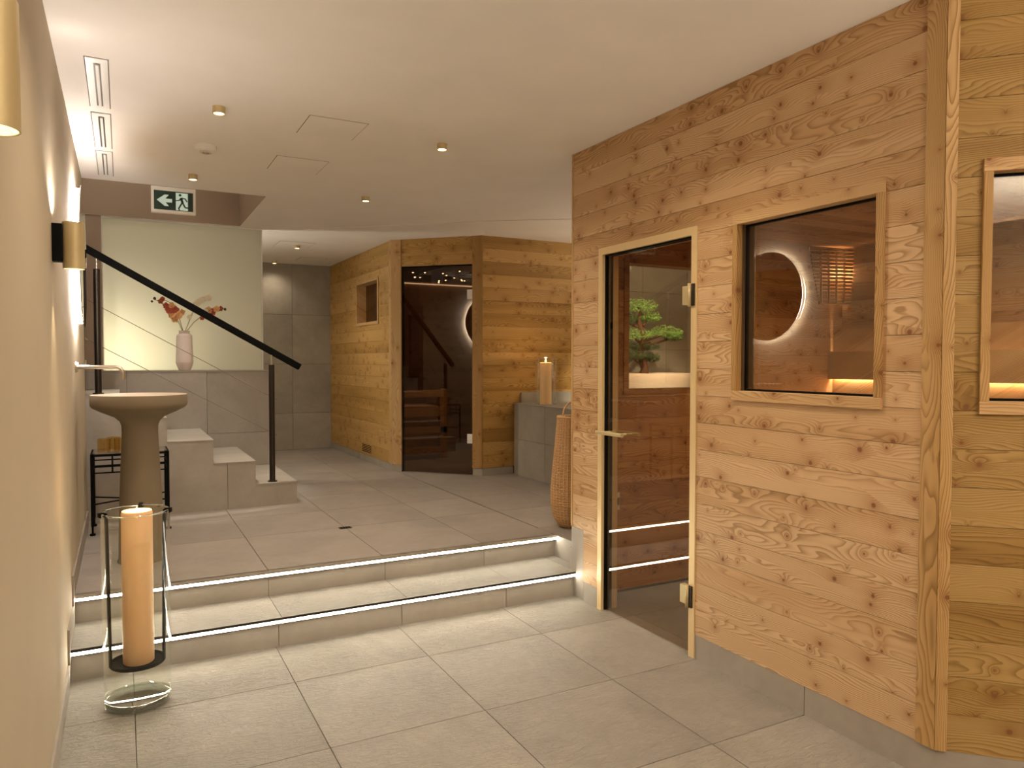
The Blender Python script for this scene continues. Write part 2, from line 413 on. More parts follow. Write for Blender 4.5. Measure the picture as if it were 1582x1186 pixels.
def clad(fr, root, u0, u1, zs, holes, n0, n1, mat, name='plank', gap=.0016, useams=None):
    """rows between successive zs (and columns between useams): every piece an object of its own"""
    cols = useams if useams else [u0, u1]
    for za, zb in zip(zs[:-1], zs[1:]):
        for ua, ub in zip(cols[:-1], cols[1:]):
            for cells in rects_minus(ua+gap/2, ub-gap/2, za+gap/2, zb-gap/2, holes):
                cells = [c for c in cells if c[1]-c[0] > .004 and c[3]-c[2] > .003]
                if cells: fr.block(name, cells, n0, n1+random.uniform(-.0006, .0006), mat, root)
def rows(z0, z1, h):
    n_ = max(1, round((z1-z0)/h)); return [z0+(z1-z0)*i/n_ for i in range(n_+1)]
def core(fr, name, u0, u1, z0, z1, holes, n0, n1, mat):
    zs = sorted({z0, z1, *[v for h in holes for v in h[2:4] if z0 < v < z1]})
    cells = []
    for a, b_ in zip(zs[:-1], zs[1:]):
        for g in rects_minus(u0, u1, a, b_, holes): cells += g
    o = fr.block(name, cells, n0, n1, mat, None, 'structure')
    return o

# ------------------------------------------------------------------ floor, steps
floor = boxes('floor', [(-.214, 4.9, -2.6, 3.9, -.12, -.006), (-1.7, 6.0, 3.92, 9.4, -.12, .2700)], M['grout'], kind='structure')
def floor_tiles(xs, ys, z, mat, root, clip=None, gap=.0035, th=.009):
    for xa, xb in zip(xs[:-1], xs[1:]):
        for ya, yb in zip(ys[:-1], ys[1:]):
            if clip and clip(xa, xb, ya, yb): continue
            box('tile', xa+gap/2, xb-gap/2, ya+gap/2, yb-gap/2, z-th, z, mat, root)
floor_tiles([XL, .027, .627, 1.227, 1.827, 2.40, 3.0, 3.6, 4.2, 4.9], [-2.6, -1.65, -1.05, -.45, .146, .746, 1.346, 1.946, 2.546, 3.146, YR1+.01], 0, M['tile'], floor)
floor_tiles([-1.7, -1.2, -.57, .042, .652, 1.262, 1.872, 2.36], [YR2, 4.72, 5.32, 5.92, 6.52, 7.12, 7.72, 8.32, 8.92, 9.4], UZ, M['tile_up'], floor,
            lambda a, b_, c, d: b_ < .7 and c > 5.9)
floor_tiles([2.37, 2.95, 3.55, 4.15, 4.75, 6.0], [3.62, 4.12, 4.72, 5.32, 5.92, 6.52, 7.12, 7.72, 8.32, 8.92, 9.4], UZ, M['tile_up'], floor)
box('tile', 2.30, 2.37-.002, 3.96, 4.12, UZ-.009, UZ-.0005, M['tile_up'], floor)
dr = box('floor_drain', 1.222, 1.300, 4.672, 4.722, UZ+.0001, UZ+.003, M['darkmetal']); tag(dr, 'small dark slotted drain set in the raised tiled floor', 'drain')
for i in range(4): box('slot', 1.232+i*.016, 1.242+i*.016, 4.680, 4.714, UZ+.003, UZ+.0036, M['black'], dr)

def step(name, y, z0, z1, x1, riserseams, treadseams, tread_to, label):
    root = empty(name, (1.0, y, z0), kind='structure')
    box('step_core', XL, x1, y+.012, tread_to, z0-.005, z1-.009, M['grout'], root)
    xs = [XL]+riserseams+[x1]
    for a, b_ in zip(xs[:-1], xs[1:]): box('riser_tile', a+.0015, b_-.0015, y, y+.012, z0, z1-.028, M['tile_stair'], root)
    if treadseams:
        xs = [XL]+treadseams+[x1]
        for a, b_ in zip(xs[:-1], xs[1:]): box('tread_tile', a+.0015, b_-.0015, y-.0205, tread_to, z1-.009, z1, M['tile'], root)
    box('led_profile', XL, x1, y-.024, y+.012, z1-.013, z1-.009, M['darkmetal'], root)
    box('led_channel', XL+.002, x1-.002, y-.0222, y-.004, z1-.0265, z1-.0132, M['darkmetal'], root)
    box('edge_trim', XL, x1, y-.0248, y-.021, z1-.0088, z1+.0006, M['darkmetal'] if label == 'lower' else M['steel'], root)
    tag(box('led_strip', XL+.004, x1-.004, y-.0245, y-.0225, z1-.025, z1-.0135, M['led'], root), 'glowing white light strip')
    return root
step('trim_1', YR1, 0, Z1, XS+.004, [.03, .641, 1.252, 1.853], [.06, .652, 1.273, 1.881], YR2+.004, 'lower')
st2 = step('trim_2', YR2, Z1, UZ, 2.37, [.03, .652, 1.273, 1.881], [.042, .652, 1.262, 1.872], YR2+.012, 'upper')
# fill between step 2 and upper floor
floor2 = boxes('trim_3', [(2.37, 4.9, 3.62, 3.93, -.1, UZ-.010), (2.372, 2.385, 3.605, 3.92, -.1, UZ-.0095)], M['tile_stair'], kind='structure')
box('tile', 2.366, 2.372, 3.61, 3.915, Z1, UZ-.001, M['tile_stair'], floor2)
box('tile', 2.29, 2.372, 3.59, 3.615, Z1-.1, UZ-.001, M['tile_stair'], floor2)
box('tread_tile', XS+.004, 2.366, 3.60, YR2, 0, Z1, M['tile'], floor2)

# ------------------------------------------------------------------ ceiling
HX, HY0, HY1 = .928, 5.53, 6.86
ceiling = boxes('ceiling', [(-.4, 6.0, -2.6, HY0, CZ, CZ+.2), (HX, 6.0, HY0, HY1, CZ, CZ+.2), (-1.7, 6.0, HY1, 9.4, CZ, CZ+.2)], M['ceil'], kind='structure')
prism('drop_panel', [(1.13, 6.99), (1.878, 6.368), (2.686, 5.631), (3.6, 4.98), (5.9, 3.9), (5.9, 9.2), (1.13, 9.2)], CZ-.005, CZ+.01, 'Z', M['ceil'], ceiling)
# stair well above the ceiling
boxes('wall_stairwell', [(HX-.004, HX+.1, HY0+.002, HY1, CZ+.001, 3.7), (-1.7, HX+.1, HY1-.004, HY1+.1, CZ+.001, 3.7), (-1.7, HX+.1, HY0-.1, HY0+.001, CZ+.03, 3.7), (-1.8, -1.7, 5.4, 9.4, .2, 3.7),
                         (-1.8, HX+.1, 5.4, HY1+.1, 3.7, 3.8), (-1.7, -.135, 6.87, 6.97, .2, CZ), (-1.7, -.35, 5.42, 5.54, .2, 3.7)], M['taupe'], kind='structure')

# ------------------------------------------------------------------ walls (plastered)
wl = boxes('wall_left', [(XL-.14, XL, -2.6, HY0, -.1, CZ)], M['wallp'], kind='structure')
boxes('wall_rear', [(-.4, 5.0, -2.75, -2.6, -.1, CZ)], M['wallp'], kind='structure')
boxes('wall_right', [(4.9, 5.0, -2.6, 3.9, -.1, CZ), (6.0, 6.1, 3.9, 9.4, .2, CZ), (4.9, 6.0, 3.85, 3.95, .2, CZ)], M['wallp'], kind='structure')
# stepped skirting along the left wall
sk = empty('baseboard_left', (XL, 3, 0), kind='structure')
def skl(y0, y1, z0, z1): box('skirting_tile', XL, XL+.009, y0, y1, z0, z1, M['tile_stair'], sk, .001)
ys = [-2.5, -1.05, .146, 1.346, 2.546, YR1-.012]
for a, b_ in zip(ys[:-1], ys[1:]): skl(a+.001, b_-.001, .001, .092)
skl(YR1-.0115, YR2-.012, Z1+.001, Z1+.095); skl(YR1-.0115, YR1-.0095, .001, Z1+.001) ; skl(YR2-.0115, 4.72, UZ+.001, UZ+.1); skl(4.721, 5.52, UZ+.001, UZ+.1)
box('skirting_tile', XL, XL+.009, YR1-.055, YR1-.0118, .001, Z1+.095, M['tile_stair'], sk)
box('skirting_tile', XL, XL+.009, YR2-.055, YR2-.0118, Z1+.096, UZ+.1, M['tile_stair'], sk)

# ------------------------------------------------------------------ far back wall (tiled)
FB = Frame((-1.7, 9.16), 0)
wb = core(FB, 'wall_back', 0, 4.1, .2, CZ, [], -.12, -.010, M['grout'])
clad(FB, wb, 0, 4.1, [UZ, .722, 1.318, 1.912, CZ], [], -.010, 0, M['tile_wall'], 'tile', .004, [0, .54, 1.14, 1.74, 2.34, 2.94, 3.527, 4.1])

# ------------------------------------------------------------------ near sauna
Z0W, DOOR, WIN = .11, (None), (None)
NF = Frame((XS, 3.60), -PI/2)      # u runs towards the camera, outward normal = -x
def U(y): return 3.60-y
D0, D1 = U(3.330), U(2.556)
DH = 1.958
Wn = (U(2.332), U(1.636), 1.188, 1.962)
holes = [(D0, D1, -1, DH), (Wn[0]+.012, Wn[1]-.012, Wn[2]+.012, Wn[3]-.012)]
nw = core(NF, 'wall_sauna_front', .018, 2.17, 0, CZ, [holes[0], (Wn[0]+.03, Wn[1]-.03, Wn[2]+.03, Wn[3]-.03)], -.085, -.0185, M['wood_core'])
UE = U(1.495)
zs = rows(Z0W, CZ, .119)
clad(NF, nw, .0, UE, zs, holes+[(-1, .126, -1, .402)], -.018, 0, M['wood'])
NF.block('end_board', [(-.004, .012, .402, CZ)], -.05, .003, M['wood_post'], nw)
# stone skirting of the front
NF.block('skirting_tile', [(0.0, .124, .0, .400)], -.018, -.001, M['tile_stair'], nw)
NF.block('skirting_tile', [(.126, D0, .0, Z0W)], -.018, -.001, M['tile_stair'], nw)
NF.block('skirting_tile', [(D1, 1.653, .0, Z0W)], -.018, -.001, M['tile_stair'], nw)
NF.block('skirting_tile', [(1.656, U(1.43), .0, Z0W)], -.018, -.001, M['tile_stair'], nw)
# corner boards
NF.block('corner_board', [(UE+.001, U(1.43), Z0W, CZ)], -.018, .008, M['wood_post'], nw)
PF = Frame((XS, 1.43), -PI/4)      # chamfer facet: runs +x -y
FL = 1.15
CB = (.10, .88, 1.188, 1.975)
fw_ = core(PF, 'wall_sauna_chamfer', 0, FL, 0, CZ, [(CB[0]+.03, CB[1]-.03, CB[2]+.03, CB[3]-.03)], -.085, -.0185, M['wood_core'])
clad(PF, fw_, .03, FL, zs, [(CB[0]+.012, CB[1]-.012, CB[2]+.012, CB[3]-.012)], -.018, 0, M['wood_facet_shaded'])
PF.block('corner_board', [(-.004, .0295, Z0W, CZ)], -.018, .008, M['wood_post'], fw_)
PF.block('skirting_tile', [(0, FL, 0, Z0W)], -.018, -.001, M['tile_stair'], fw_)
EX, EY = PF.pt(FL, 0, 0)[0], PF.pt(FL, 0, 0)[1]
boxes('wall_sauna_near', [(EX-.02, 4.9, EY-.0, EY+.09, 0, CZ)], M['wood_far'], kind='structure')

def window(fr, name, wn, mat, panes=True):
    root = empty(name, fr.pt((wn[0]+wn[1])/2, 0, wn[2]), kind='structure')
    u0, u1, z0, z1 = wn; t = .040; ts = .027; d0, d1 = -.088, .014
    fr.block('sill_board', [(u0+.0, u1-.0, z0, z0+t)], d0+.07, d1, mat, root, bev=.002)
    fr.block('head_board', [(u0+.0, u1-.0, z1-t, z1)], d0+.07, d1, mat, root, bev=.002)
    for a, b_ in ((u0, u0+ts), (u1-ts, u1)):
        o = fr.block('side_board', [(a, b_, z0+t, z1-t)], d0+.07, d1, M['wood_post'], root, bev=.002)
    # reveal lining
    for c in ((u0+ts-.012, u1-ts+.012, z0+t-.012, z0+t), (u0+ts-.012, u1-ts+.012, z1-t, z1-t+.012)): fr.block('reveal_board', [c], -.095, d0+.068, mat, root)
    for c in ((u0+ts-.012, u0+ts, z0+t, z1-t), (u1-ts, u1-ts+.012, z0+t, z1-t)): fr.block('reveal_board', [c], -.095, d0+.068, M['wood_post'], root)
    e = .0015
    for n_ in (-.035, -.051):
        fr.block('glass_pane', [(u0+ts+.008, u1-ts-.008, z0+t+.008, z1-t-.008)], n_, n_+.0008, M['glass'], root)
    fr.block('pane_spacer', [(u0+ts, u0+ts+.008, z0+t, z1-t), (u1-ts-.008, u1-ts, z0+t, z1-t), (u0+ts+.008, u1-ts-.008, z0+t, z0+t+.008), (u0+ts+.008, u1-ts-.008, z1-t-.008, z1-t)], -.052, -.033, M['black'], root)
    return root
window(NF, 'window_1', Wn, M['wood_trim'])
window(PF, 'window_2', CB, M['wood_trim'])

# door of the near sauna
def glass_door(fr, name, u0, u1, z0, z1, fw_, glass, metal, hinge_u, frame_n=.006):
    root = empty(name, fr.pt((u0+u1)/2, 0, z0), kind='structure')
    if fw_:
        fr.block('door_frame', [(u0, u0+fw_, z0, z1), (u1-fw_, u1, z0, z1), (u0+fw_, u1-fw_, z1-fw_, z1)], -.10, frame_n, metal, root)
        a, b_ = u0+fw_, u1-fw_
        fr.block('seal', [(a, a+.007, z0+.004, z1-fw_), (a, b_, z1-fw_-.006, z1-fw_)], -.06, -.012, M['black'], root)
        fr.block('glass_pane', [(a+.012, b_-.002, z0+.008, z1-fw_-.008)], -.022, -.0214, glass, root)
    return root
d1 = glass_door(NF, 'door_1', D0, D1, 0, DH, .037, M['glass_door'], M['frame'], D1-.05)
for zc in (1.652, .278):
    hb = bmesh.new(); tube_bm(hb, [(0, 0, -.052), (0, 0, .052)], .009, 12)
    me = fin(hb, 'hinge', True)
    h = link('hinge', me, M['brass'], d1, NF.pt(D1-.036, .016, zc))
    NF.block('hinge_plate', [(D1-.095, D1-.039, zc-.043, zc+.043)], -.020, .008, M['brass'], h, bev=.003)
    NF.block('hinge_plate', [(D1-.033, D1-.010, zc-.05, zc+.05)], .006, .014, M['darkmetal'], h, bev=.002)
tube('handle', [NF.pt(D0+.03, .035, .972), NF.pt(D0+.262, .035, .972)], .0105, M['brass'], d1, 14)
tube('handle', [NF.pt(D0+.06, -.07, .972), NF.pt(D0+.262, -.07, .972)], .0105, M['brass'], d1, 14)
for uu in (.075, .215): tube('handle_stud', [NF.pt(D0+uu, .035, .972), NF.pt(D0+uu, -.07, .972)], .007, M['brass'], d1, 10)

# end wall of the near sauna (y=3.5..3.6) with a window to the planted corner
EF = Frame((4.55, 3.505), PI)      # runs -x ; outward normal = +y ... interior side is -y
GF = Frame((2.345, 3.505), 0)      # interior face, normal -y
ew = (.225, 1.25, 1.16, 1.95)
we = core(GF, 'wall_sauna_end', -.035, 2.25, 0, CZ, [ew], -.085, -.0, M['wood_core'])
zi = rows(.02, 2.14, .125)
clad(GF, we, 0, 2.25, zi, [ew], .0, .016, M['wood_in'])
clad(Frame((4.6, 3.592), PI), we, 0.0, 2.26, rows(UZ, CZ, .12), [(4.6-2.345-ew[1], 4.6-2.345-ew[0], ew[2], ew[3])], 0, .014, M['wood_far'])
w3 = empty('window_3', GF.pt(.7, 0, ew[2]), kind='structure')
GF.block('window_frame', [(ew[0], ew[0]+.035, ew[2], ew[3]), (ew[1]-.035, ew[1], ew[2], ew[3])], -.085, .022, M['wood_in'], w3)
GF.block('sill_board', [(ew[0]+.035, ew[1]-.035, ew[2], ew[2]+.03)], -.085, .022, M['wood_in'], w3)
GF.block('head_board', [(ew[0]+.035, ew[1]-.035, ew[3]-.03, ew[3])], -.085, .022, M['wood_in'], w3)
GF.block('glass_pane', [(ew[0]+.035, ew[1]-.035, ew[2]+.03, ew[3]-.03)], -.03, -.0292, M['glass'], w3)
GF.block('wall_post', [(.10, .165, 0.02, 2.13)], .016, .05, M['wood_post'], we)
# interior side wall (x=4.45) and sauna floor / ceiling
IF = Frame((4.45, 3.5), -PI/2)
wi = core(IF, 'wall_sauna_back', -.1, 2.9, 0, CZ, [], -.08, -.0, M['wood_core'])
IF2 = Frame((4.45, 3.49), -PI/2)
clad(IF2, wi, 0, 2.85, zi, [], 0.0, .016, M['wood_in'])
sc = prism('ceiling_sauna', [(2.375, 3.503), (4.45, 3.503), (4.45, .72), (3.2, .72), (2.375, 1.46)], 2.15, 2.2, 'Z', M['wood_core'], None, 'structure')
for i in range(16):
    ya = 3.49-i*.125
    box('plank', 2.38, 4.43, ya-.1235, ya, 2.134, 2.15, M['wood_in'], sc)
for i in range(16, 22):
    ya = 3.49-i*.125
    box('plank', 2.38+(i-15)*.125, 4.43, ya-.1235, ya, 2.134, 2.15, M['wood_in'], sc)
# benches
bn = empty('sauna_bench', (3.9, 2.3, 0), 'tiered wooden bench inside the near cabin, its backrest glowing from below', 'bench')
box('backrest', 4.29, 4.325, 1.0, 3.483, 1.233, 1.42, M['bench'], bn, .002)
box('back_panel', 4.345, 4.432, 1.0, 3.487, .02, 1.57, M['wood_in'], bn)
tag(box('light_strip', 4.3255, 4.340, 1.02, 3.47, 1.246, 1.262, M['ledsauna'], bn), 'warm glowing strip under the backrest')
for i in range(4): box('seat_slat', 3.78+i*.135, 3.905+i*.135, 1.0, 3.483, .87, .90, M['bench'], bn, .002)
for i in range(4): box('seat_slat', 3.22+i*.135, 3.345+i*.135, 1.0, 3.483, .42, .45, M['bench'], bn, .002)
box('front_board', 3.80, 3.82, 1.0, 3.483, .46, .86, M['bench'], bn); box('front_board', 3.24, 3.26, 1.0, 3.483, .02, .41, M['bench'], bn)
# slatted corner lamp shade
sl = empty('sauna_lamp_shade', (4.3, 3.36, 1.75), 'slatted wooden lamp shade in the inner corner of the near cabin', 'lamp')
for i in range(16):
    t = i/15; xa, ya, xb, yb = 4.09+.10*t, 3.482, 4.428, 3.40+.02*t; zc = 2.11-.024*i
    fr_ = Frame((xa, ya), math.atan2(yb-ya, xb-xa)); fr_.block('slat', [(0, math.hypot(xb-xa, yb-ya), zc-.009, zc+.009)], -.006, .006, M['bench'], sl)
for t in (.2, .4, .6, .8): 
    xa, ya, xb, yb = 4.12, 3.482, 4.428, 3.41
    tube('shade_rib', [(xa+(xb-xa)*t, ya+(yb-ya)*t, 2.12), (xa+(xb-xa)*t+.02*(1-t), ya+(yb-ya)*t+.0, 1.75)], .008, M['bench'], sl, 6)
box('wall_socket', 2.498, 2.520, 3.450, 3.457, .50, .60, M['white'], None) and None
ws = bpy.data.objects['wall_socket']; tag(ws, 'small white switch plate on the post inside the cabin doorway', 'switch')
box('socket_insert', 2.502, 2.516, 3.447, 3.450, .53, .57, M['steel'], ws)

# ------------------------------------------------------------------ far sauna
A = (2.322, 6.908); B = (2.981, 6.249)
LF = Frame((2.29, 9.16), -math.atan2(9.16-6.908, 2.322-2.29))   # left face, runs towards camera
LFL = math.hypot(2.322-2.29, 9.16-6.908)
zf = rows(.348, CZ, .118)
def UL(y): return 9.16-y
vw = (UL(8.06), UL(7.30), 1.735, 2.212)
lw = core(LF, 'wall_cabin_left', 0, LFL, UZ, CZ, [vw], -.085, -.0185, M['wood_core'])
clad(LF, lw, 0, LFL-.07, zf, [(vw[0]+.01, vw[1]-.01, vw[2]+.01, vw[3]-.01)], -.018, 0, M['wood_far'])
LF.block('corner_board', [(LFL-.069, LFL+.002, .348, CZ)], -.018, .006, M['wood_post'], lw)
for a, b_ in ((0, 1.2), (1.203, LFL)): LF.block('skirting_tile', [(a, b_, UZ, .346)], -.018, -.001, M['tile_wall'], lw)
w4 = empty('window_4', LF.pt((vw[0]+vw[1])/2, 0, vw[2]), kind='structure')
t = .03
LF.block('window_frame', [(vw[0], vw[0]+t, vw[2], vw[3]), (vw[1]-t, vw[1], vw[2], vw[3]), (vw[0]+t, vw[1]-t, vw[2], vw[2]+t), (vw[0]+t, vw[1]-t, vw[3]-t, vw[3])], -.13, .008, M['wood_trim'], w4)
LF.block('glass_pane', [(vw[0]+t, vw[1]-t, vw[2]+t, vw[3]-t)], -.10, -.0992, M['glass_tint'], w4)
vg = empty('vent_grille', LF.pt(UL(7.7), .002, .40), 'small dark slotted vent low in the left plank wall of the far cabin', 'vent')
LF.block('backing', [(UL(7.89), UL(7.54), .372, .462)], .0008, .0016, M['wood_far'], vg)
for i in range(5): LF.block('slot', [(UL(7.87), UL(7.56), .380+i*.017, .388+i*.017)], .0017, .003, M['black'], vg)
DOOR_TILT = .015
DF = Frame(A, -PI/4)
DFL = math.hypot(B[0]-A[0], B[1]-A[1])
dw = core(DF, 'wall_cabin_door', 0, DFL, UZ, CZ, [(.095, DFL-.09, 0, 2.262)], -.085, -.0185, M['wood_core'])
clad(DF, dw, .103, DFL-.098, [2.262, 2.36, CZ], [], -.018, 0, M['wood_far'])
DF.block('corner_board', [(-.002, .102, .348, CZ)], -.018, .008, M['wood_post'], dw)
DF.block('corner_board', [(DFL-.097, DFL+.002, .348, CZ)], -.018, .008, M['wood_post'], dw)
DF.block('skirting_tile', [(0, .1, UZ, .346)], -.018, -.001, M['tile_wall'], dw)
DF.block('skirting_tile', [(DFL-.095, DFL, UZ, .346)], -.018, -.001, M['tile_wall'], dw)
d2 = empty('door_2', DF.pt(DFL/2, 0, UZ), kind='structure')
dg = DF.block('glass_pane', [(.108, DFL-.098, UZ+.008, 2.252)], -.020, -.019, M['glass_tint'], d2)
dg.rotation_euler.z += DOOR_TILT
DF.block('door_edge', [(.103, .109, UZ+.004, 2.26), (.109, DFL-.098, 2.252, 2.26)], -.03, -.012, M['black'], d2)
for zc in (1.98, .62): tag(DF.block('hinge', [(DFL-.155, DFL-.098, zc-.045, zc+.045)], -.026, -.008, M['white'], d2, bev=.002), 'pale hinge clamp')
RF = Frame(B, 0)
rw = core(RF, 'wall_cabin_right', 0, 1.35, UZ, CZ, [], -.085, -.0185, M['wood_core'])
clad(RF, rw, .005, 1.35, zf, [], -.018, 0, M['wood_far'])
RF.block('skirting_tile', [(0, .33, UZ, .346)], -.018, -.001, M['tile_wall'], rw)
# inner far cabin
bx = boxes('wall_cabin_inside', [(2.45, 4.3, 8.95, 9.0, UZ, CZ), (4.25, 4.3, 6.4, 8.95, UZ, CZ)], M['wood_in'], kind='structure')
prism('ceiling_cabin', [(2.36, 9.1), (4.3, 9.1), (4.3, 6.3), (3.02, 6.3), (2.38, 6.94)], 2.36, 2.40, 'Z', M['wood_core'], None, 'structure')
M['reflected_line'] = emis('reflected_line_glow', (1, .92, .86), 1.6)  # glow painted in for a reflected line in the far door glass
tag(box('reflection_strip', 2.9, 4.24, 8.935, 8.949, 2.335, 2.347, M['reflected_line'], bx), 'thin pale line of reflected light')
cb = empty('cabin_bench', (3.1, 7.7, UZ), 'slatted wooden bench end dimly seen through the far dark glass door', 'bench')
for (za, zb, x1) in ((.958, 1.035, 3.11), (.745, .85, 3.11), (.56, .63, 3.19), (.33, .41, 3.11)):
    box('slat', 2.50, x1, 7.60, 7.63, za, zb, M['bench'], cb, .002)
box('post', 3.11, 3.19, 7.60, 7.66, UZ, 1.045, M['bench'], cb, .002)
box('post', 2.42, 2.50, 7.60, 7.66, UZ, 1.045, M['bench'], cb, .002)
for i in range(4): box('seat_board', 2.42, 3.19, 7.68+i*.15, 7.82+i*.15, .82, .85, M['bench'], cb, .002)
# reclining stars in the cabin ceiling
rs = random.Random(3)
first = None
for i in range(16):
    y = rs.uniform(7.6, 8.85); x = y*rs.uniform(.365, .455)
    if first is None:
        first = lathe('star_light', [(0, -.006), (.009, -.004), (.011, 0), (0, .001)], (x, y, 2.3585), M['star'], None, 8); o = first
    else: o = first.copy(); col.objects.link(o); o.location = (x, y, 2.3585)
    tag(o, 'tiny star light in the dark ceiling behind the far glass door', 'light', 'star lights in the far cabin ceiling')

# grey tiled wall right of the far cabin and the tiled plinth in front of it
GW = Frame((4.335, 6.236), 0)
gw = core(GW, 'wall_tiled', 0, 1.7, UZ, CZ, [], -.1, -.01, M['grout'])
clad(GW, gw, 0, 1.7, [UZ, .876, 1.476, 2.076, CZ], [], -.01, 0, M['tile_wall'], 'tile', .004, [0, .5, 1.1, 1.7])
pl = empty('tiled_plinth', (4.4, 5.7, UZ), 'waist-high grey tiled plinth in front of the far cabin, candle on top', 'plinth')
box('plinth_core', 3.30, 5.88, 5.10, 6.195, UZ, .945, M['grout'], pl)
for ya, yb in ((5.09, 5.62), (5.62, 6.195)):
    for za, zb in ((UZ, .62), (.62, .944)): box('tile', 3.29, 3.30, ya+.002, yb-.002, za+.002, zb-.001, M['tile_wall'], pl)
for i in range(5):
    box('tile', 3.29+i*.52+.002, 3.29+(i+1)*.52-.002, 5.09, 5.10, UZ, .944, M['tile_wall'], pl)
    box('top_tile', 3.286+i*.52+.001, 3.286+(i+1)*.52-.001, 5.085, 6.2, .945, .957, M['tile_stair'], pl)
box('upstand_tile', 3.375, 4.3, 6.201, 6.2305, .957, 1.055, M['tile_wall'], pl); box('upstand_tile', 3.31, 4.3, 6.1955, 6.2305, UZ, .955, M['tile_wall'], pl)

# ------------------------------------------------------------------ stairs
stairs = empty('trim_4', (.5, 6, UZ), kind='structure')
SY0, SY1 = 5.70, 6.715
sx = [1.16, .862, .573, .272, -.02, -.31, -.60, -.89, -1.18, -1.47]
ZT = [UZ+.17*(i+1) for i in range(len(sx))]
def prof(xa, xb, off=0):
    """stepped outline between xb(left) and xa(right)"""
    pts = [(xb, UZ), (xa, UZ)]
    for i in range(len(sx)):
        r = sx[i]; l = sx[i+1] if i+1 < len(sx) else -1.7
        if l >= xa or r <= xb: continue
        pts.append((min(r, xa), ZT[i]-off)); pts.append((max(l, xb), ZT[i]-off))
    return pts
for xa, xb in ((1.16, .6695), (.6665, .068), (.065, -.54), (-.543, -1.69)):
    prism('side_tile', prof(xa, xb, .010), SY0-.012, SY0, 'Y', M['tile_stair'], stairs)
prism('stair_core', prof(1.155, -1.69, .011), SY0+.001, SY1-.005, 'Y', M['grout'], stairs)
for i in range(len(sx)):
    r = sx[i]; l = sx[i+1] if i+1 < len(sx) else -1.7
    box('tread_tile', l+.001, r+.003, SY0-.016, SY0+.50, ZT[i]-.0095, ZT[i], M['tile_stair'], stairs)
    box('tread_tile', l+.001, r+.003, SY0+.502, SY1-.002, ZT[i]-.0095, ZT[i], M['tile_stair'], stairs)
    box('riser_tile', r-.004, r+.001, SY0-.010, SY1-.002, (ZT[i-1] if i else UZ)+.0005, ZT[i]-.010, M['tile_stair'], stairs)
# low wall with frosted partition
LW = Frame((-.4, 6.72), 0)
lo = core(LW, 'wall_low', 0, 1.53, UZ, 1.262, [], -.17, -.012, M['grout'])
clad(LW, lo, 0, 1.535, [UZ, .735, 1.262], [], -.012, 0, M['tile_stair'], 'tile', .003, [0, .433, 1.033, 1.535])
box('tile', 1.123, 1.135, 6.72, 6.90, UZ, 1.262, M['tile_stair'], lo)
for a, b_ in ((-.4, .033), (.034, .633), (.634, 1.137)): box('cap_tile', a, b_, 6.716, 6.93, 1.262, 1.273, M['tile_stair'], lo)
pg = empty('frosted_partition', (.5, 6.92, 1.273), 'large frosted glass screen standing on the low tiled wall behind the stairs', 'screen')
box('glass_panel', -.128, 1.112, 6.915, 6.921, 1.2735, CZ-.012, M['frost'], pg)
box('edge_profile', -.14, -.128, 6.905, 6.93, 1.2735, CZ-.012, M['white'], pg)
box('edge_profile', 1.112, 1.122, 6.905, 6.93, 1.2735, CZ-.012, M['white'], pg)
box('head_profile', -.14, 1.122, 6.90, 6.94, CZ-.0125, CZ-.0005, M['white'], pg)
# room behind screen
boxes('wall_glazed_room', [(1.2, 1.25, 6.99, 9.15, .2, CZ)] and [(-.5, -.45, 6.98, 9.15, .2, CZ)], M['ceil'], kind='structure')

# handrail
hr = empty('stair_handrail', (.99, 5.735, UZ+.17), 'black sloping handrail on two slim posts with steel cables beside the stairs', 'handrail')
s = (2.10-1.30)/(1.195+.21)
HYR = 5.745
a = Vector((1.20, HYR, 1.305)); bpt = Vector((-.72, HYR, 1.305+s*1.92))
bm = bmesh.new(); ang = math.atan2(bpt.z-a.z, -(bpt.x-a.x)); Ln = (bpt-a).length
bm_box(bm, -Ln/2, Ln/2, -.02, .02, -.024, .024, .006)
link('rail', fin(bm, 'rail'), M['black'], hr, (a+bpt)/2, (0, ang, 0))
for px_, z0, nm in ((.992, UZ+.17, 0), (-.143, ZT[4], 1)):
    zr = 1.305+s*(1.20-px_)
    lathe('post', [(0, 0), (.034, 0), (.034, .008), (.021, .009), (.021, zr-.10-z0), (0, zr-.10-z0)], (px_, HYR, z0), M['darkmetal'], hr, 20)
    lathe('post_pin', [(0, 0), (.007, 0), (.007, .09), (0, .09)], (px_, HYR, zr-.105), M['steel'], hr, 10)
    for dz in (.34, .61):
        tube('cable_clamp', [(px_, HYR-.018, zr-dz), (px_+.0, HYR+.045, zr-dz)], .010, M['steel'], hr, 10)
for dz in (.34, .61):
    tube('cable', [(1.035, HYR+.036, 1.305+s*(1.20-1.035)-dz), (-.72, HYR+.036, 1.305+s*1.92-dz)], .0028, M['cable'], hr, 6)

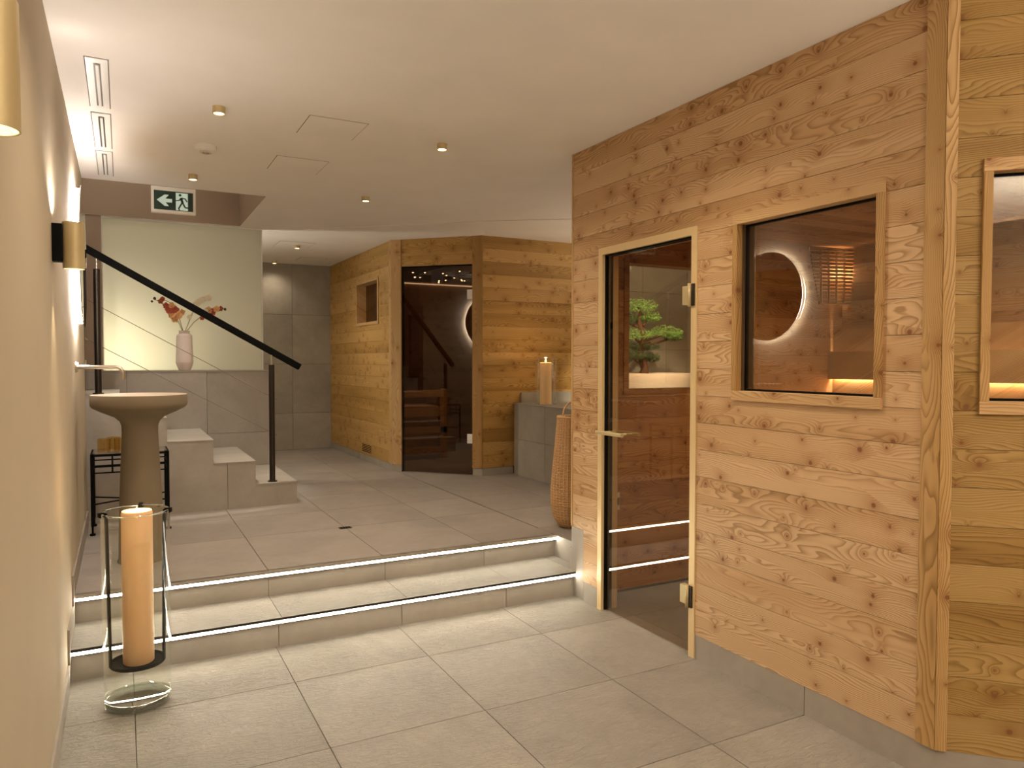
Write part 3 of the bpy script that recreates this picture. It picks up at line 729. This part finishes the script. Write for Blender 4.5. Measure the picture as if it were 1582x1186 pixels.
# vase with orchids
vs = lathe('ceramic_vase', [(0, 0), (.044, 0), (.05, .01), (.069, .062), (.069, .07), (.0615, .285), (.056, .298), (.042, .306), (.041, .327), (.044, .332), (.036, .332), (.036, .30), (.05, .28), (.055, .07), (0, .03)],
           (.468, 6.80, 1.2735), M['ceramic'], None, 40)
tag(vs, 'tall blush ceramic vase on the low tiled wall holding orchid sprays', 'vase')
def petal_bm(bm, c, nrm, up, r, n=5, wid=.55):
    nrm = nrm.normalized(); t = up.cross(nrm).normalized(); u_ = nrm.cross(t)
    for k in range(n):
        an = 2*PI*k/n+.3; d = t*math.cos(an)+u_*math.sin(an); sd = d.cross(nrm)
        p0 = c; tip = c+d*r+nrm*r*.12; m1 = c+d*r*.55+sd*r*wid*.62+nrm*r*.16; m2 = c+d*r*.55-sd*r*wid*.62+nrm*r*.16; t1 = c+d*r*.9+sd*r*wid*.35; t2 = c+d*r*.9-sd*r*wid*.35
        vv = [bm.verts.new(p) for p in (p0, m1, t1, tip, t2, m2)]; bm.faces.new(vv)
        vv2 = [bm.verts.new(p-nrm*.0015) for p in (p0, m1, t1, tip, t2, m2)]; bm.faces.new(vv2[::-1])
M['petal_red'] = simple('crimson_petal', (.50, .10, .05), .6); M['petal_or'] = simple('apricot_petal', (.82, .46, .20), .6)
M['petal_wh'] = simple('cream_petal', (.92, .85, .66), .6); M['petal_dk'] = simple('maroon_bud', (.10, .02, .02), .5); M['stem'] = simple('olive_stem', (.16, .14, .05), .6)
sprays = [
    ('leftmost orchid spray in the vase, crimson and apricot flowers drooping left', [(.455, 0, 1.60), (.42, -.01, 1.69), (.375, -.02, 1.76), (.30, -.02, 1.83), (.235, -.02, 1.865)],
     [(.375, 1.735, 'petal_or', .05), (.35, 1.77, 'petal_red', .048), (.33, 1.81, 'petal_red', .04), (.290, 1.845, 'petal_red', .034), (.395, 1.70, 'petal_or', .05), (.245, 1.865, 'petal_dk', .014), (.225, 1.84, 'petal_dk', .011)]),
    ('second orchid spray from the left in the vase, apricot flowers near the handrail', [(.46, .01, 1.60), (.435, .02, 1.70), (.42, .03, 1.77), (.36, .02, 1.84), (.30, .0, 1.87)],
     [(.425, 1.735, 'petal_or', .05), (.40, 1.775, 'petal_red', .05), (.375, 1.81, 'petal_or', .045), (.45, 1.76, 'petal_or', .04), (.305, 1.865, 'petal_red', .03)]),
    ('cream orchid spray rising right of the vase behind the handrail', [(.475, .01, 1.60), (.51, .02, 1.69), (.545, .03, 1.78), (.59, .03, 1.85), (.66, .02, 1.885)],
     [(.655, 1.885, 'petal_wh', .052), (.60, 1.865, 'petal_wh', .045), (.57, 1.84, 'petal_wh', .045), (.54, 1.80, 'petal_wh', .04), (.51, 1.72, 'petal_wh', .03)]),
    ('rightmost orchid spray in the vase, orange and red flowers with a dark bud', [(.485, -.01, 1.60), (.54, -.02, 1.675), (.60, -.02, 1.73), (.68, -.02, 1.79), (.79, -.02, 1.80)],
     [(.605, 1.715, 'petal_red', .03), (.635, 1.765, 'petal_wh', .05), (.66, 1.785, 'petal_or', .045), (.69, 1.77, 'petal_red', .045), (.72, 1.795, 'petal_or', .042), (.755, 1.80, 'petal_red', .035), (.79, 1.795, 'petal_dk', .014)])]
for lab, pts, fl in sprays:
    P_ = [Vector((x, 6.80+dy, z)) for x, dy, z in pts]
    r__ = .7
    fl = [(x_, z_, m_, q_*(1 if m_ == 'petal_dk' else r__)) for x_, z_, m_, q_ in fl]
    st = tube('orchid_stem', [Vector((.468+(P_[0].x-.468)*.5, 6.80+P_[0].y-6.80, 1.36))]+P_, .003, M['stem'], None, 6); tag(st, lab, 'flower', 'orchid sprays in the vase')
    for (x, z, mt, r) in fl:
        c = Vector((x, 6.775+random.uniform(-.02, .02), z))
        if mt == 'petal_dk':
            lathe('bud', [(0, -r), (r*.8, -r*.4), (r*.8, r*.4), (0, r)], c, M[mt], st, 8)
        else:
            bm = bmesh.new(); petal_bm(bm, Vector((0, 0, 0)), Vector((random.uniform(-.5, .5), -1, random.uniform(-.3, .5))), Vector((0, 0, 1)), r, 5, .8)
            petal_bm(bm, Vector((0, -.006, 0)), Vector((random.uniform(-.5, .5), -1, .2)), Vector((.3, 0, 1)), r*.45, 3, .9)
            link('blossom', fin(bm, 'blossom'), M[mt], st, c)

# ------------------------------------------------------------------ exit sign
sg = empty('exit_sign', (.325, HY0+.03, 2.35), 'green and white exit sign with arrow and running figure under the ceiling edge', 'sign')
box('housing', .187, .463, HY0+.003, HY0+.05, 2.352, 2.525, M['white'], sg, .002)
box('sign_face', .204, .446, HY0+.0015, HY0+.003, 2.370, 2.497, M['green'], sg)
def flat(name, polys, y, mat, parent):
    bm = bmesh.new()
    for poly in polys:
        A_ = [bm.verts.new((x, 0, z)) for x, z in poly]; B_ = [bm.verts.new((x, .0006, z)) for x, z in poly]
        bm.faces.new(A_); bm.faces.new(B_[::-1]); n = len(poly)
        for i in range(n): bm.faces.new((A_[i], A_[(i+1) % n], B_[(i+1) % n], B_[i]))
    return link(name, fin(bm, name), mat, parent, (0, y, 0))
def sp(u, v): return (.204+.242*u, 2.370+.127*v)     # face coordinates
flat('arrow', [[sp(.07, .5), sp(.27, .80), sp(.38, .80), sp(.285, .58), sp(.285, .42), sp(.38, .20), sp(.27, .20)], [sp(.28, .59), sp(.46, .59), sp(.46, .40), sp(.28, .40)]], HY0+.0008, M['signwhite'], sg)
flat('doorway', [[sp(.555, .95), sp(.865, .95), sp(.865, .03), sp(.555, .03)]], HY0+.0008, M['signwhite'], sg)
def limb(p, q_, w_): 
    d = Vector((q_[0]-p[0], q_[1]-p[1])); n = Vector((-d.y, d.x)).normalized()*w_/2
    return [(p[0]+n.x, p[1]+n.y), (q_[0]+n.x, q_[1]+n.y), (q_[0]-n.x, q_[1]-n.y), (p[0]-n.x, p[1]-n.y)]
hd = sp(.665, .835)
figs = [[(hd[0]+.0085*math.cos(k*PI/6), hd[1]+.0085*math.sin(k*PI/6)) for k in range(12)],
        limb(sp(.685, .70), sp(.73, .42), .016), limb(sp(.72, .45), sp(.62, .10), .010), limb(sp(.62, .07), sp(.66, .06), .007), limb(sp(.73, .44), sp(.79, .20), .010), limb(sp(.785, .19), sp(.88, .19), .009),
        limb(sp(.69, .66), sp(.64, .55), .008), limb(sp(.645, .56), sp(.555, .53), .007), limb(sp(.70, .69), sp(.80, .66), .008), limb(sp(.795, .665), sp(.845, .50), .008)]
flat('running_figure', figs, HY0+.0002, M['green'], sg)

# ------------------------------------------------------------------ ceiling fittings
dnames = {(.413, 3.698): 'nearest round ceiling downlight above the left end of the steps', (1.55, 3.755): 'round ceiling downlight nearest the corner of the near cabin',
          (.413, 5.11): 'round ceiling downlight just in front of the exit sign', (1.56, 5.207): 'round ceiling downlight in mid ceiling, left of the far cabin and beyond the hatches',
          (1.584, 7.666): 'small round downlight on the ceiling hatch by the far cabin', (1.592, 8.966): 'farthest small round downlight near the tiled back wall'}
for i, (x, y) in enumerate(DOWNLIGHTS):
    if (x, y) not in dnames: continue
    t_ = empty('ceiling_downlight', (x, y, CZ), dnames[(x, y)], 'light', 'round ceiling downlights')
    zt = CZ if not (y > 6.5) else CZ-.005
    lathe('housing', [(0, 0), (.028, 0), (.028, -.032), (.024, -.032), (.024, -.006), (0, -.006)], (x, y, zt), M['brass'], t_, 32)
    tag(lathe('lamp_face', [(0, -.027), (.0235, -.027), (.0235, -.0285), (0, -.0285)], (x, y, zt), M['bulb'], t_, 24), 'glowing round lamp face')
sd = empty('smoke_detector', (.422, 4.39, CZ), 'round white smoke detector on the ceiling', 'detector')
lathe('body', [(0, 0), (.054, 0), (.056, -.012), (.052, -.026), (.04, -.034), (0, -.036)], (.422, 4.39, CZ), M['white'], sd, 40)
lathe('sensor_ring', [(.018, -.034), (.018, -.042), (.032, -.040), (.034, -.033)], (.422, 4.39, CZ), M['steel'], sd, 32)
hl = ['square ceiling hatch nearest the camera', 'square ceiling hatch behind the nearest one', 'ceiling hatch around the small downlight by the far cabin', 'farthest ceiling hatch before the tiled back wall']
for k, (xa, xb, ya, yb, zz) in enumerate([(.81, 1.10, 3.61, 3.925, CZ), (.80, 1.10, 4.40, 4.735, CZ), (1.38, 1.72, 7.45, 7.85, CZ-.005), (1.80, 2.1, 8.5, 8.85, CZ-.005)]):
    h = empty('ceiling_hatch', ((xa+xb)/2, (ya+yb)/2, zz), hl[k], 'hatch', 'ceiling hatches')
    if True:
        box('shadow_gap', xa, xb, ya, yb, zz-.0008, zz-.0002, M['grout'], h)
        box('panel', xa+.003, xb-.003, ya+.003, yb-.003, zz-.002, zz-.0009, M['ceil'], h)
for k, (ya, yb) in enumerate([(3.33, 3.96), (4.05, 4.70), (4.77, 5.385)]):
    t_ = empty('slot_vent', (-.07, (ya+yb)/2, CZ), ['nearest white slot vent in the ceiling by the left wall', 'middle white slot vent in the ceiling by the left wall', 'farthest white slot vent in the ceiling by the left wall'][k], 'vent', 'ceiling slot vents')
    box('shadow_gap', -.116, -.030, ya-.004, yb+.004, CZ-.0008, CZ-.0001, M['grout'], t_)
    box('frame', -.112, -.034, ya, yb, CZ-.003, CZ-.0009, M['white'], t_)
    box('slot', -.085, -.060, ya+.05, yb-.03, CZ-.0036, CZ-.0031, M['darkmetal'], t_)
    box('vane', -.078, -.066, ya+.06, yb-.04, CZ-.008, CZ-.0037, M['white'], t_)

# ------------------------------------------------------------------ wall sconces
def sconce(y, lab, dz=0):
    t_ = empty('wall_sconce', (XL, y, (1.763+dz)), lab, 'lamp', 'up and down wall lamps')
    box('mount', XL+.0005, XL+.033, y-.022, y+.022, 1.703+dz, 1.838+dz, M['black'], t_, .002)
    cx = XL+.066
    lathe('shade', [(.033, -.083), (.035, -.083), (.035, .083), (.033, .083)], (cx, y, (1.763+dz)), M['brass'], t_, 40, closed=True)
    tag(lathe('lamp_face', [(0, -.0795), (.0325, -.0795), (.0325, -.082), (0, -.082)], (cx, y, (1.763+dz)), M['bulbs'], t_, 32), 'glowing lower lamp face')
    tag(lathe('lamp_face', [(0, .0795), (.0325, .0795), (.0325, .082), (0, .082)], (cx, y, (1.763+dz)), M['bulbs'], t_, 32), 'glowing upper lamp face')
    spot((cx, y, (1.763+dz)+.083), (cx, y, 3), 13, 2.6, .5, (1, .89, .80), .02, 'sconce_up_lamp')
    spot((cx, y, (1.763+dz)-.083), (cx, y, 0), 9, 1.1, .6, (1, .80, .50), .02, 'sconce_down_lamp')
sconce(3.1, 'champagne tube wall lamp with black mount, the farther one beside the mirror')
sconce(1.17, 'champagne tube wall lamp cut off at the left edge of the picture, the nearest one', -.03)

# ------------------------------------------------------------------ mirror
MC = Vector((XL, 4.54, 1.90))
mr = empty('round_mirror', MC, 'round backlit mirror seen edge-on on the left wall above the basin', 'mirror')
Ry = (0, PI/2, 0)
lathe('mirror_glass', [(0, 0), (.372, 0), (.372, .005), (0, .005)], MC+Vector((.037, 0, 0)), M['mirror'], mr, 96, True, False, Ry)
lathe('back_box', [(0, 0), (.30, 0), (.30, .036), (0, .036)], MC+Vector((.0006, 0, 0)), M['white'], mr, 64, True, False, Ry)
tag(lathe('light_ring', [(.340, .010), (.352, .010), (.352, .034), (.340, .034)], MC, M['ledw'], mr, 96, True, True, Ry), 'glowing white light ring')

# ------------------------------------------------------------------ basin, tap
BX, BY = .082, 4.45
bs = empty('pedestal_basin', (BX, BY, UZ), 'freestanding taupe mushroom-shaped washbasin beside the left wall', 'washbasin')
z = lambda v: v-UZ
lathe('pedestal', [(0, 0), (.118, 0), (.118, .006), (.112, .02), (.104, z(.60)), (.094, z(.82)), (.088, z(.97)), (.089, z(1.005)), (.097, z(1.028)), (.122, z(1.052)), (.188, z(1.082)), (.224, z(1.101)), (.234, z(1.112)), (.236, z(1.125)), (.236, z(1.168)), (.234, z(1.171))],
      (BX, BY, UZ), M['basin'], bs, 72)
tag(lathe('bowl', [(.234, z(1.171)), (.222, z(1.172)), (.215, z(1.165)), (.18, z(1.12)), (.10, z(1.10)), (.02, z(1.096)), (0, z(1.096))], (BX, BY, UZ), M['basin_top'], bs, 72), 'pale rim and bowl')
lathe('drain', [(0, z(1.098)), (.022, z(1.098)), (.022, z(1.101)), (0, z(1.102))], (BX, BY, UZ), M['steel'], bs, 24)
tp = empty('wall_tap', (XL, 4.45, 1.318), 'brushed steel wall spout bending down over the basin', 'tap')
pts = [Vector((XL+.002, 4.45, 1.318))]+[Vector((XL+.06+i*.06, 4.45, 1.318)) for i in range(3)]
for i in range(7):
    t_ = i/6*PI/2; pts.append(Vector((-.03+.035*math.sin(t_), 4.45, 1.283+.035*math.cos(t_))))
pts.append(Vector((.005, 4.45, 1.252)))
tube('spout', pts, .0105, M['steel'], tp, 16)
lathe('rosette', [(0, 0), (.028, 0), (.028, .008), (0, .008)], (XL+.0005, 4.45, 1.318), M['steel'], tp, 32, True, False, Ry)
tp2 = lathe('rosette', [(0, 0), (.026, 0), (.026, .008), (0, .008)], (XL+.0005, 4.58, 1.318), M['steel'], tp, 32, True, False, Ry)
tube('lever', [(XL+.008, 4.58, 1.318), (XL+.05, 4.58, 1.318)], .012, M['steel'], tp, 14)
tube('lever_pin', [(XL+.042, 4.58, 1.318), (XL+.042, 4.58, 1.355)], .004, M['steel'], tp, 8)

# ------------------------------------------------------------------ side table with tumblers
tx0, tx1, ty0, ty1, tz = -.172, .252, 5.20, 5.50, .775
tb = empty('metal_side_table', (.04, 5.35, UZ), 'black wrought metal side table with glass top behind the basin', 'table')
r_ = .007
for x in (tx0, tx1):
    for y in (ty0, ty1):
        l = box('leg', x-.008, x+.008, y-.008, y+.008, UZ+.055, tz, M['black'], tb)
        lathe('foot', [(0, 0), (.016, 0), (.016, .012), (.006, .016), (.006, .058), (0, .058)], (x, y, UZ), M['black'], l, 14)
boxes('top_frame', [(tx0, tx1, ty0-.008, ty0+.008, tz-.014, tz), (tx0, tx1, ty1-.008, ty1+.008, tz-.014, tz), (tx0-.008, tx0+.008, ty0, ty1, tz-.014, tz), (tx1-.008, tx1+.008, ty0, ty1, tz-.014, tz)], M['black'], tb)
for zz in (tz-.07, tz-.115):
    for y in (ty0, ty1): box('rail', tx0, tx1, y-.004, y+.004, zz-.004, zz+.004, M['black'], tb)
    for x in (tx0, tx1): box('rail', x-.004, x+.004, ty0, ty1, zz-.004, zz+.004, M['black'], tb)
for x in (-.06, .14): box('stay', x-.005, x+.005, ty0-.004, ty0+.004, tz-.115, tz-.01, M['black'], tb)
tube('brace', [(tx0, ty0, UZ+.19), (tx1, ty1, UZ+.19)], .005, M['black'], tb, 6); tube('brace', [(tx0, ty1, UZ+.19), (tx1, ty0, UZ+.19)], .005, M['black'], tb, 6)
box('glass_top', tx0+.004, tx1-.004, ty0+.004, ty1-.004, tz, tz+.006, M['glass'], tb)
tl = ['amber ribbed tumbler at the front left of the side table', 'amber ribbed tumbler just behind the front one on the side table', 'third amber tumbler on the side table, half behind the basin stem']
for k, (x, y) in enumerate([(-.105, 5.27), (-.055, 5.36), (-.015, 5.27)]):
    bm = bmesh.new(); seg = 24; rings = []
    for (r, zz) in [(.0, .0), (.034, 0), (.036, .01), (.037, .085), (.034, .085), (.032, .012), (0, .010)]:
        if r == 0: rings.append([bm.verts.new((0, 0, zz))])
        else: rings.append([bm.verts.new(((r+(.0018 if i % 2 else 0))*math.cos(2*PI*i/seg), (r+(.0018 if i % 2 else 0))*math.sin(2*PI*i/seg), zz)) for i in range(seg)])
    for a_, b_ in zip(rings[:-1], rings[1:]):
        for i in range(seg):
            j = (i+1) % seg
            if len(a_) == 1: bm.faces.new((a_[0], b_[i], b_[j]))
            elif len(b_) == 1: bm.faces.new((a_[i], a_[j], b_[0]))
            else: bm.faces.new((a_[i], a_[j], b_[j], b_[i]))
    g = link('glass_tumbler', fin(bm, 'tumbler'), M['amber'], None, (x, y, tz+.0062)); tag(g, tl[k], 'glass', 'tumblers on the side table')

# ------------------------------------------------------------------ large glass lantern with candle
GX, GY = .040, 3.245
gv = empty('glass_cylinder', (GX, GY, 0), 'tall clear glass cylinder on the floor in front of the steps', 'vase')
lathe('glass_wall', [(.118, .02), (.121, .02), (.122, .76), (.119, .76)], (GX, GY, 0), M['glass_vase'], gv, 72, closed=True)
lathe('glass_base', [(0, 0), (.112, 0), (.121, .008), (.122, .024), (.117, .034), (.10, .028), (0, .024)], (GX, GY, 0), M['glass_base'], gv, 72)
lathe('glass_rim', [(.1185, .757), (.1225, .757), (.1235, .761), (.1205, .765), (.118, .761)], (GX, GY, 0), M['glass_solid'], gv, 72, closed=True)
ch = empty('candle_hanger', (GX, GY, .165), 'black metal candle hanger hooked over the rim of the tall glass cylinder', 'holder')
lathe('ring_plate', [(0, 0), (.098, 0), (.098, .014), (.093, .014), (.093, .004), (0, .004)], (GX, GY, .160), M['black'], ch, 56)
for an in (200, -22, 80):
    t_ = math.radians(an); c, s_ = math.cos(t_), math.sin(t_)
    P3 = [(.095, .164), (.103, .74), (.106, .768), (.127, .768), (.127, .752)]
    bm = bmesh.new(); tw = Vector((-s_, c, 0))*.007; prev = None
    for (r, zz) in P3:
        p = Vector((r*c, r*s_, zz-.16)); q1 = [bm.verts.new(p+tw), bm.verts.new(p-tw), bm.verts.new(p-tw+Vector((c, s_, .5))*.009), bm.verts.new(p+tw+Vector((c, s_, .5))*.009)]
        if prev:
            for k in range(4): bm.faces.new((prev[k], prev[(k+1) % 4], q1[(k+1) % 4], q1[k]))
        else: bm.faces.new(q1)
        prev = q1
    bm.faces.new(prev[::-1])
    link('strap', fin(bm, 'strap'), M['black'], ch, (GX, GY, .16))
cn = empty('pillar_candle', (GX+.004, GY, .165), 'tall apricot pillar candle glowing inside the glass cylinder', 'candle')
lathe('wax', [(0, 0), (.054, 0), (.056, .003), (.056, .592), (.053, .599), (.046, .594), (.02, .583), (0, .581)], (GX+.004, GY, .1645), M['wax'], cn, 56)
tube('wick', [(GX+.004, GY, .745), (GX+.004, GY, .760)], .0015, M['black'], cn, 6)
tag(lathe('flame', [(0, 0), (.004, .004), (.0045, .009), (.002, .018), (0, .023)], (GX+.004, GY, .755), M['flame'], cn, 12), 'small glowing flame')
point((GX+.004, GY, .80), 1.1, (1, .66, .32), .012, 'candle_lamp')

# far candle
c0 = Vector((3.411, 5.811, .9572))
hg = empty('hurricane_glass', c0, 'small clear hurricane glass around the candle on the tiled plinth', 'vase')
lathe('glass_wall', [(.094, .006), (.096, .006), (.096, .425), (.094, .425)], c0, M['glass_vase'], hg, 48, closed=True)
lathe('glass_foot', [(0, 0), (.10, 0), (.10, .005), (0, .005)], c0, M['glass_solid'], hg, 48)
lathe('glass_rim', [(.093, .424), (.097, .424), (.104, .43), (.101, .432)], c0, M['glass_solid'], hg, 48, closed=True)
c2 = empty('block_candle', c0+Vector((0, 0, .0055)), 'pale lit candle in the hurricane glass in front of the far cabin wall', 'candle')
lathe('wax', [(0, 0), (.054, 0), (.054, .376), (.048, .38), (.02, .37), (0, .368)], c0+Vector((0, 0, .0055)), M['wax'], c2, 40)
tag(lathe('flame', [(0, 0), (.006, .006), (.007, .014), (.003, .03), (0, .036)], c0+Vector((0, 0, .385)), M['flame'], c2, 12), 'small glowing flame')
point(c0+Vector((0, 0, .44)), 2.2, (1, .60, .26), .012, 'far_candle_lamp')

# ------------------------------------------------------------------ wicker basket
KX, KY = 2.575, 4.06
bk = empty('wicker_basket', (KX, KY, UZ), 'tall tapered wicker basket on the raised floor behind the near cabin corner', 'basket')
KP = [(0, .055), (.02, .085), (.07, .112), (.15, .127), (.25, .127), (.40, .115), (.55, .100), (.66, .090), (.71, .086)]
def kr(zv):
    for (a_, ra), (b_, rb) in zip(KP[:-1], KP[1:]):
        if zv <= b_: return ra+(rb-ra)*(zv-a_)/(b_-a_)
    return KP[-1][1]
lathe('liner', [(0, .004)]+[(r-.006, zz+.004) for zz, r in KP]+[(r-.009, zz+.004) for zz, r in KP[::-1]]+[(0, .01)], (KX, KY, UZ), M['wicker_dark'], bk, 40)
bm = bmesh.new(); nst = 30
for zi_ in range(80):
    zz = .004+zi_*.00885; R_ = kr(zz); seg = nst*2; pts_ = []
    for k in range(seg):
        an = 2*PI*k/seg; w_ = .0028*(1 if (k//1+zi_) % 2 else -1) if k % 2 == 0 or True else 0
        pts_.append((( R_+w_*(1 if k % 2 == 0 else 0)*(1))*math.cos(an), (R_+w_*(1 if k % 2 == 0 else 0))*math.sin(an), zz))
    tube_bm(bm, pts_, .0036, 4, False, True)
o = link('weave', fin(bm, 'weave'), M['wicker'], bk, (KX, KY, UZ)); o['kind'] = 'stuff'
bm = bmesh.new()
for k in range(nst):
    an = 2*PI*k/nst; tube_bm(bm, [((kr(zz)+.002)*math.cos(an), (kr(zz)+.002)*math.sin(an), zz+.002) for zz, _ in KP], .0035, 5)
o = link('stakes', fin(bm, 'stakes'), M['wicker'], bk, (KX, KY, UZ)); o['kind'] = 'stuff'
tube('rim_braid', [(KX+.087*math.cos(2*PI*k/40), KY+.087*math.sin(2*PI*k/40), UZ+.715+.002*(k % 2)) for k in range(40)], .008, M['wicker'], bk, 8, closed=True)
tube('handle', [(KX+.075*math.cos(PI*k/12)*1.0, KY-.02, UZ+.715+.10*math.sin(PI*k/12)) for k in range(13)], .006, M['wicker'], bk, 8)

# ------------------------------------------------------------------ bonsai in planter
PX, PY, PZ = 4.50, 5.62, .9572
pb = lathe('planter_bowl', [(0, 0), (.26, 0), (.33, .03), (.345, .10), (.345, .27), (.342, .285), (.31, .285), (.305, .26), (.30, .20), (0, .19)], (PX, PY, PZ), M['bowl'], None, 64)
tag(pb, 'wide round pale planter bowl seen through the near cabin door', 'planter')
so = lathe('soil', [(0, .205), (.299, .202), (.299, .195), (0, .195)], (PX, PY, PZ), M['bark'], pb, 32)
bo = empty('bonsai_tree', (PX-.12, PY, PZ+.206), 'green bonsai tree with cloud-like foliage pads seen through the near cabin door', 'plant')
bx_, by_, bz_ = PX-.14, PY, PZ+.2062
tube('trunk', [(bx_, by_, bz_), (bx_+.03, by_, bz_+.12), (bx_-.03, by_, bz_+.26), (bx_+.02, by_, bz_+.42), (bx_-.05, by_, bz_+.56), (bx_-.03, by_, bz_+.68)], [.05, .042, .036, .028, .02, .01], M['bark'], bo, 10)
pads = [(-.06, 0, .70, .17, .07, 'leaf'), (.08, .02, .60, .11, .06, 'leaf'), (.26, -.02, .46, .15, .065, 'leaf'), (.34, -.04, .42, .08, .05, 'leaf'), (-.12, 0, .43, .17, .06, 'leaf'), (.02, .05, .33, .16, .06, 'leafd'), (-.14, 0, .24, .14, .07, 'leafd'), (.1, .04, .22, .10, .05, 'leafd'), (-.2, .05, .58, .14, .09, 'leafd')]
for k, (dx, dy, dz, rx, rz, mt) in enumerate(pads):
    rx *= 1.2; rz *= 1.2
    c = Vector((bx_+dx, by_+dy, bz_+dz))
    if abs(dx) > .05: tube('branch', [(bx_, by_, bz_+dz-.08), (bx_+dx*.6, by_+dy*.6, bz_+dz-.04), c], [.016, .011, .006], M['bark'], bo, 7)
    bm = bmesh.new()
    for j in range(1400):
        an = random.uniform(0, 2*PI); rr = math.sqrt(random.random()); h_ = random.uniform(-1, 1)
        fz = math.sqrt(max(0, 1-rr*rr))
        p = Vector((rx*rr*math.cos(an), rx*.8*rr*math.sin(an), rz*fz*h_*(1 if h_ > 0 else .5)+.012*math.sin(an*5+rr*6)))
        d1_ = Vector((random.gauss(0, 1), random.gauss(0, 1), random.gauss(.4, 1))).normalized(); d2_ = d1_.orthogonal().normalized()
        sz = random.uniform(.009, .016)
        vv = [bm.verts.new(p-d2_*sz*.3), bm.verts.new(p+d1_*sz*.6-d2_*sz*.0+d2_.cross(d1_)*sz*.2), bm.verts.new(p+d2_*sz*.3), bm.verts.new(p+d1_*sz*1.3)]
        bm.faces.new((vv[0], vv[1], vv[2])); bm.faces.new((vv[0], vv[2], vv[3]))
    o = link('foliage', fin(bm, 'foliage'), M[mt], bo, c); o['kind'] = 'stuff'
spot((3.75, 4.45, CZ-.03), (4.40, 5.6, 1.3), 230, .8, .6, (1, .88, .68), .03, 'planter_fill_lamp')  # unseen spot added to brighten the bowl front and foliage
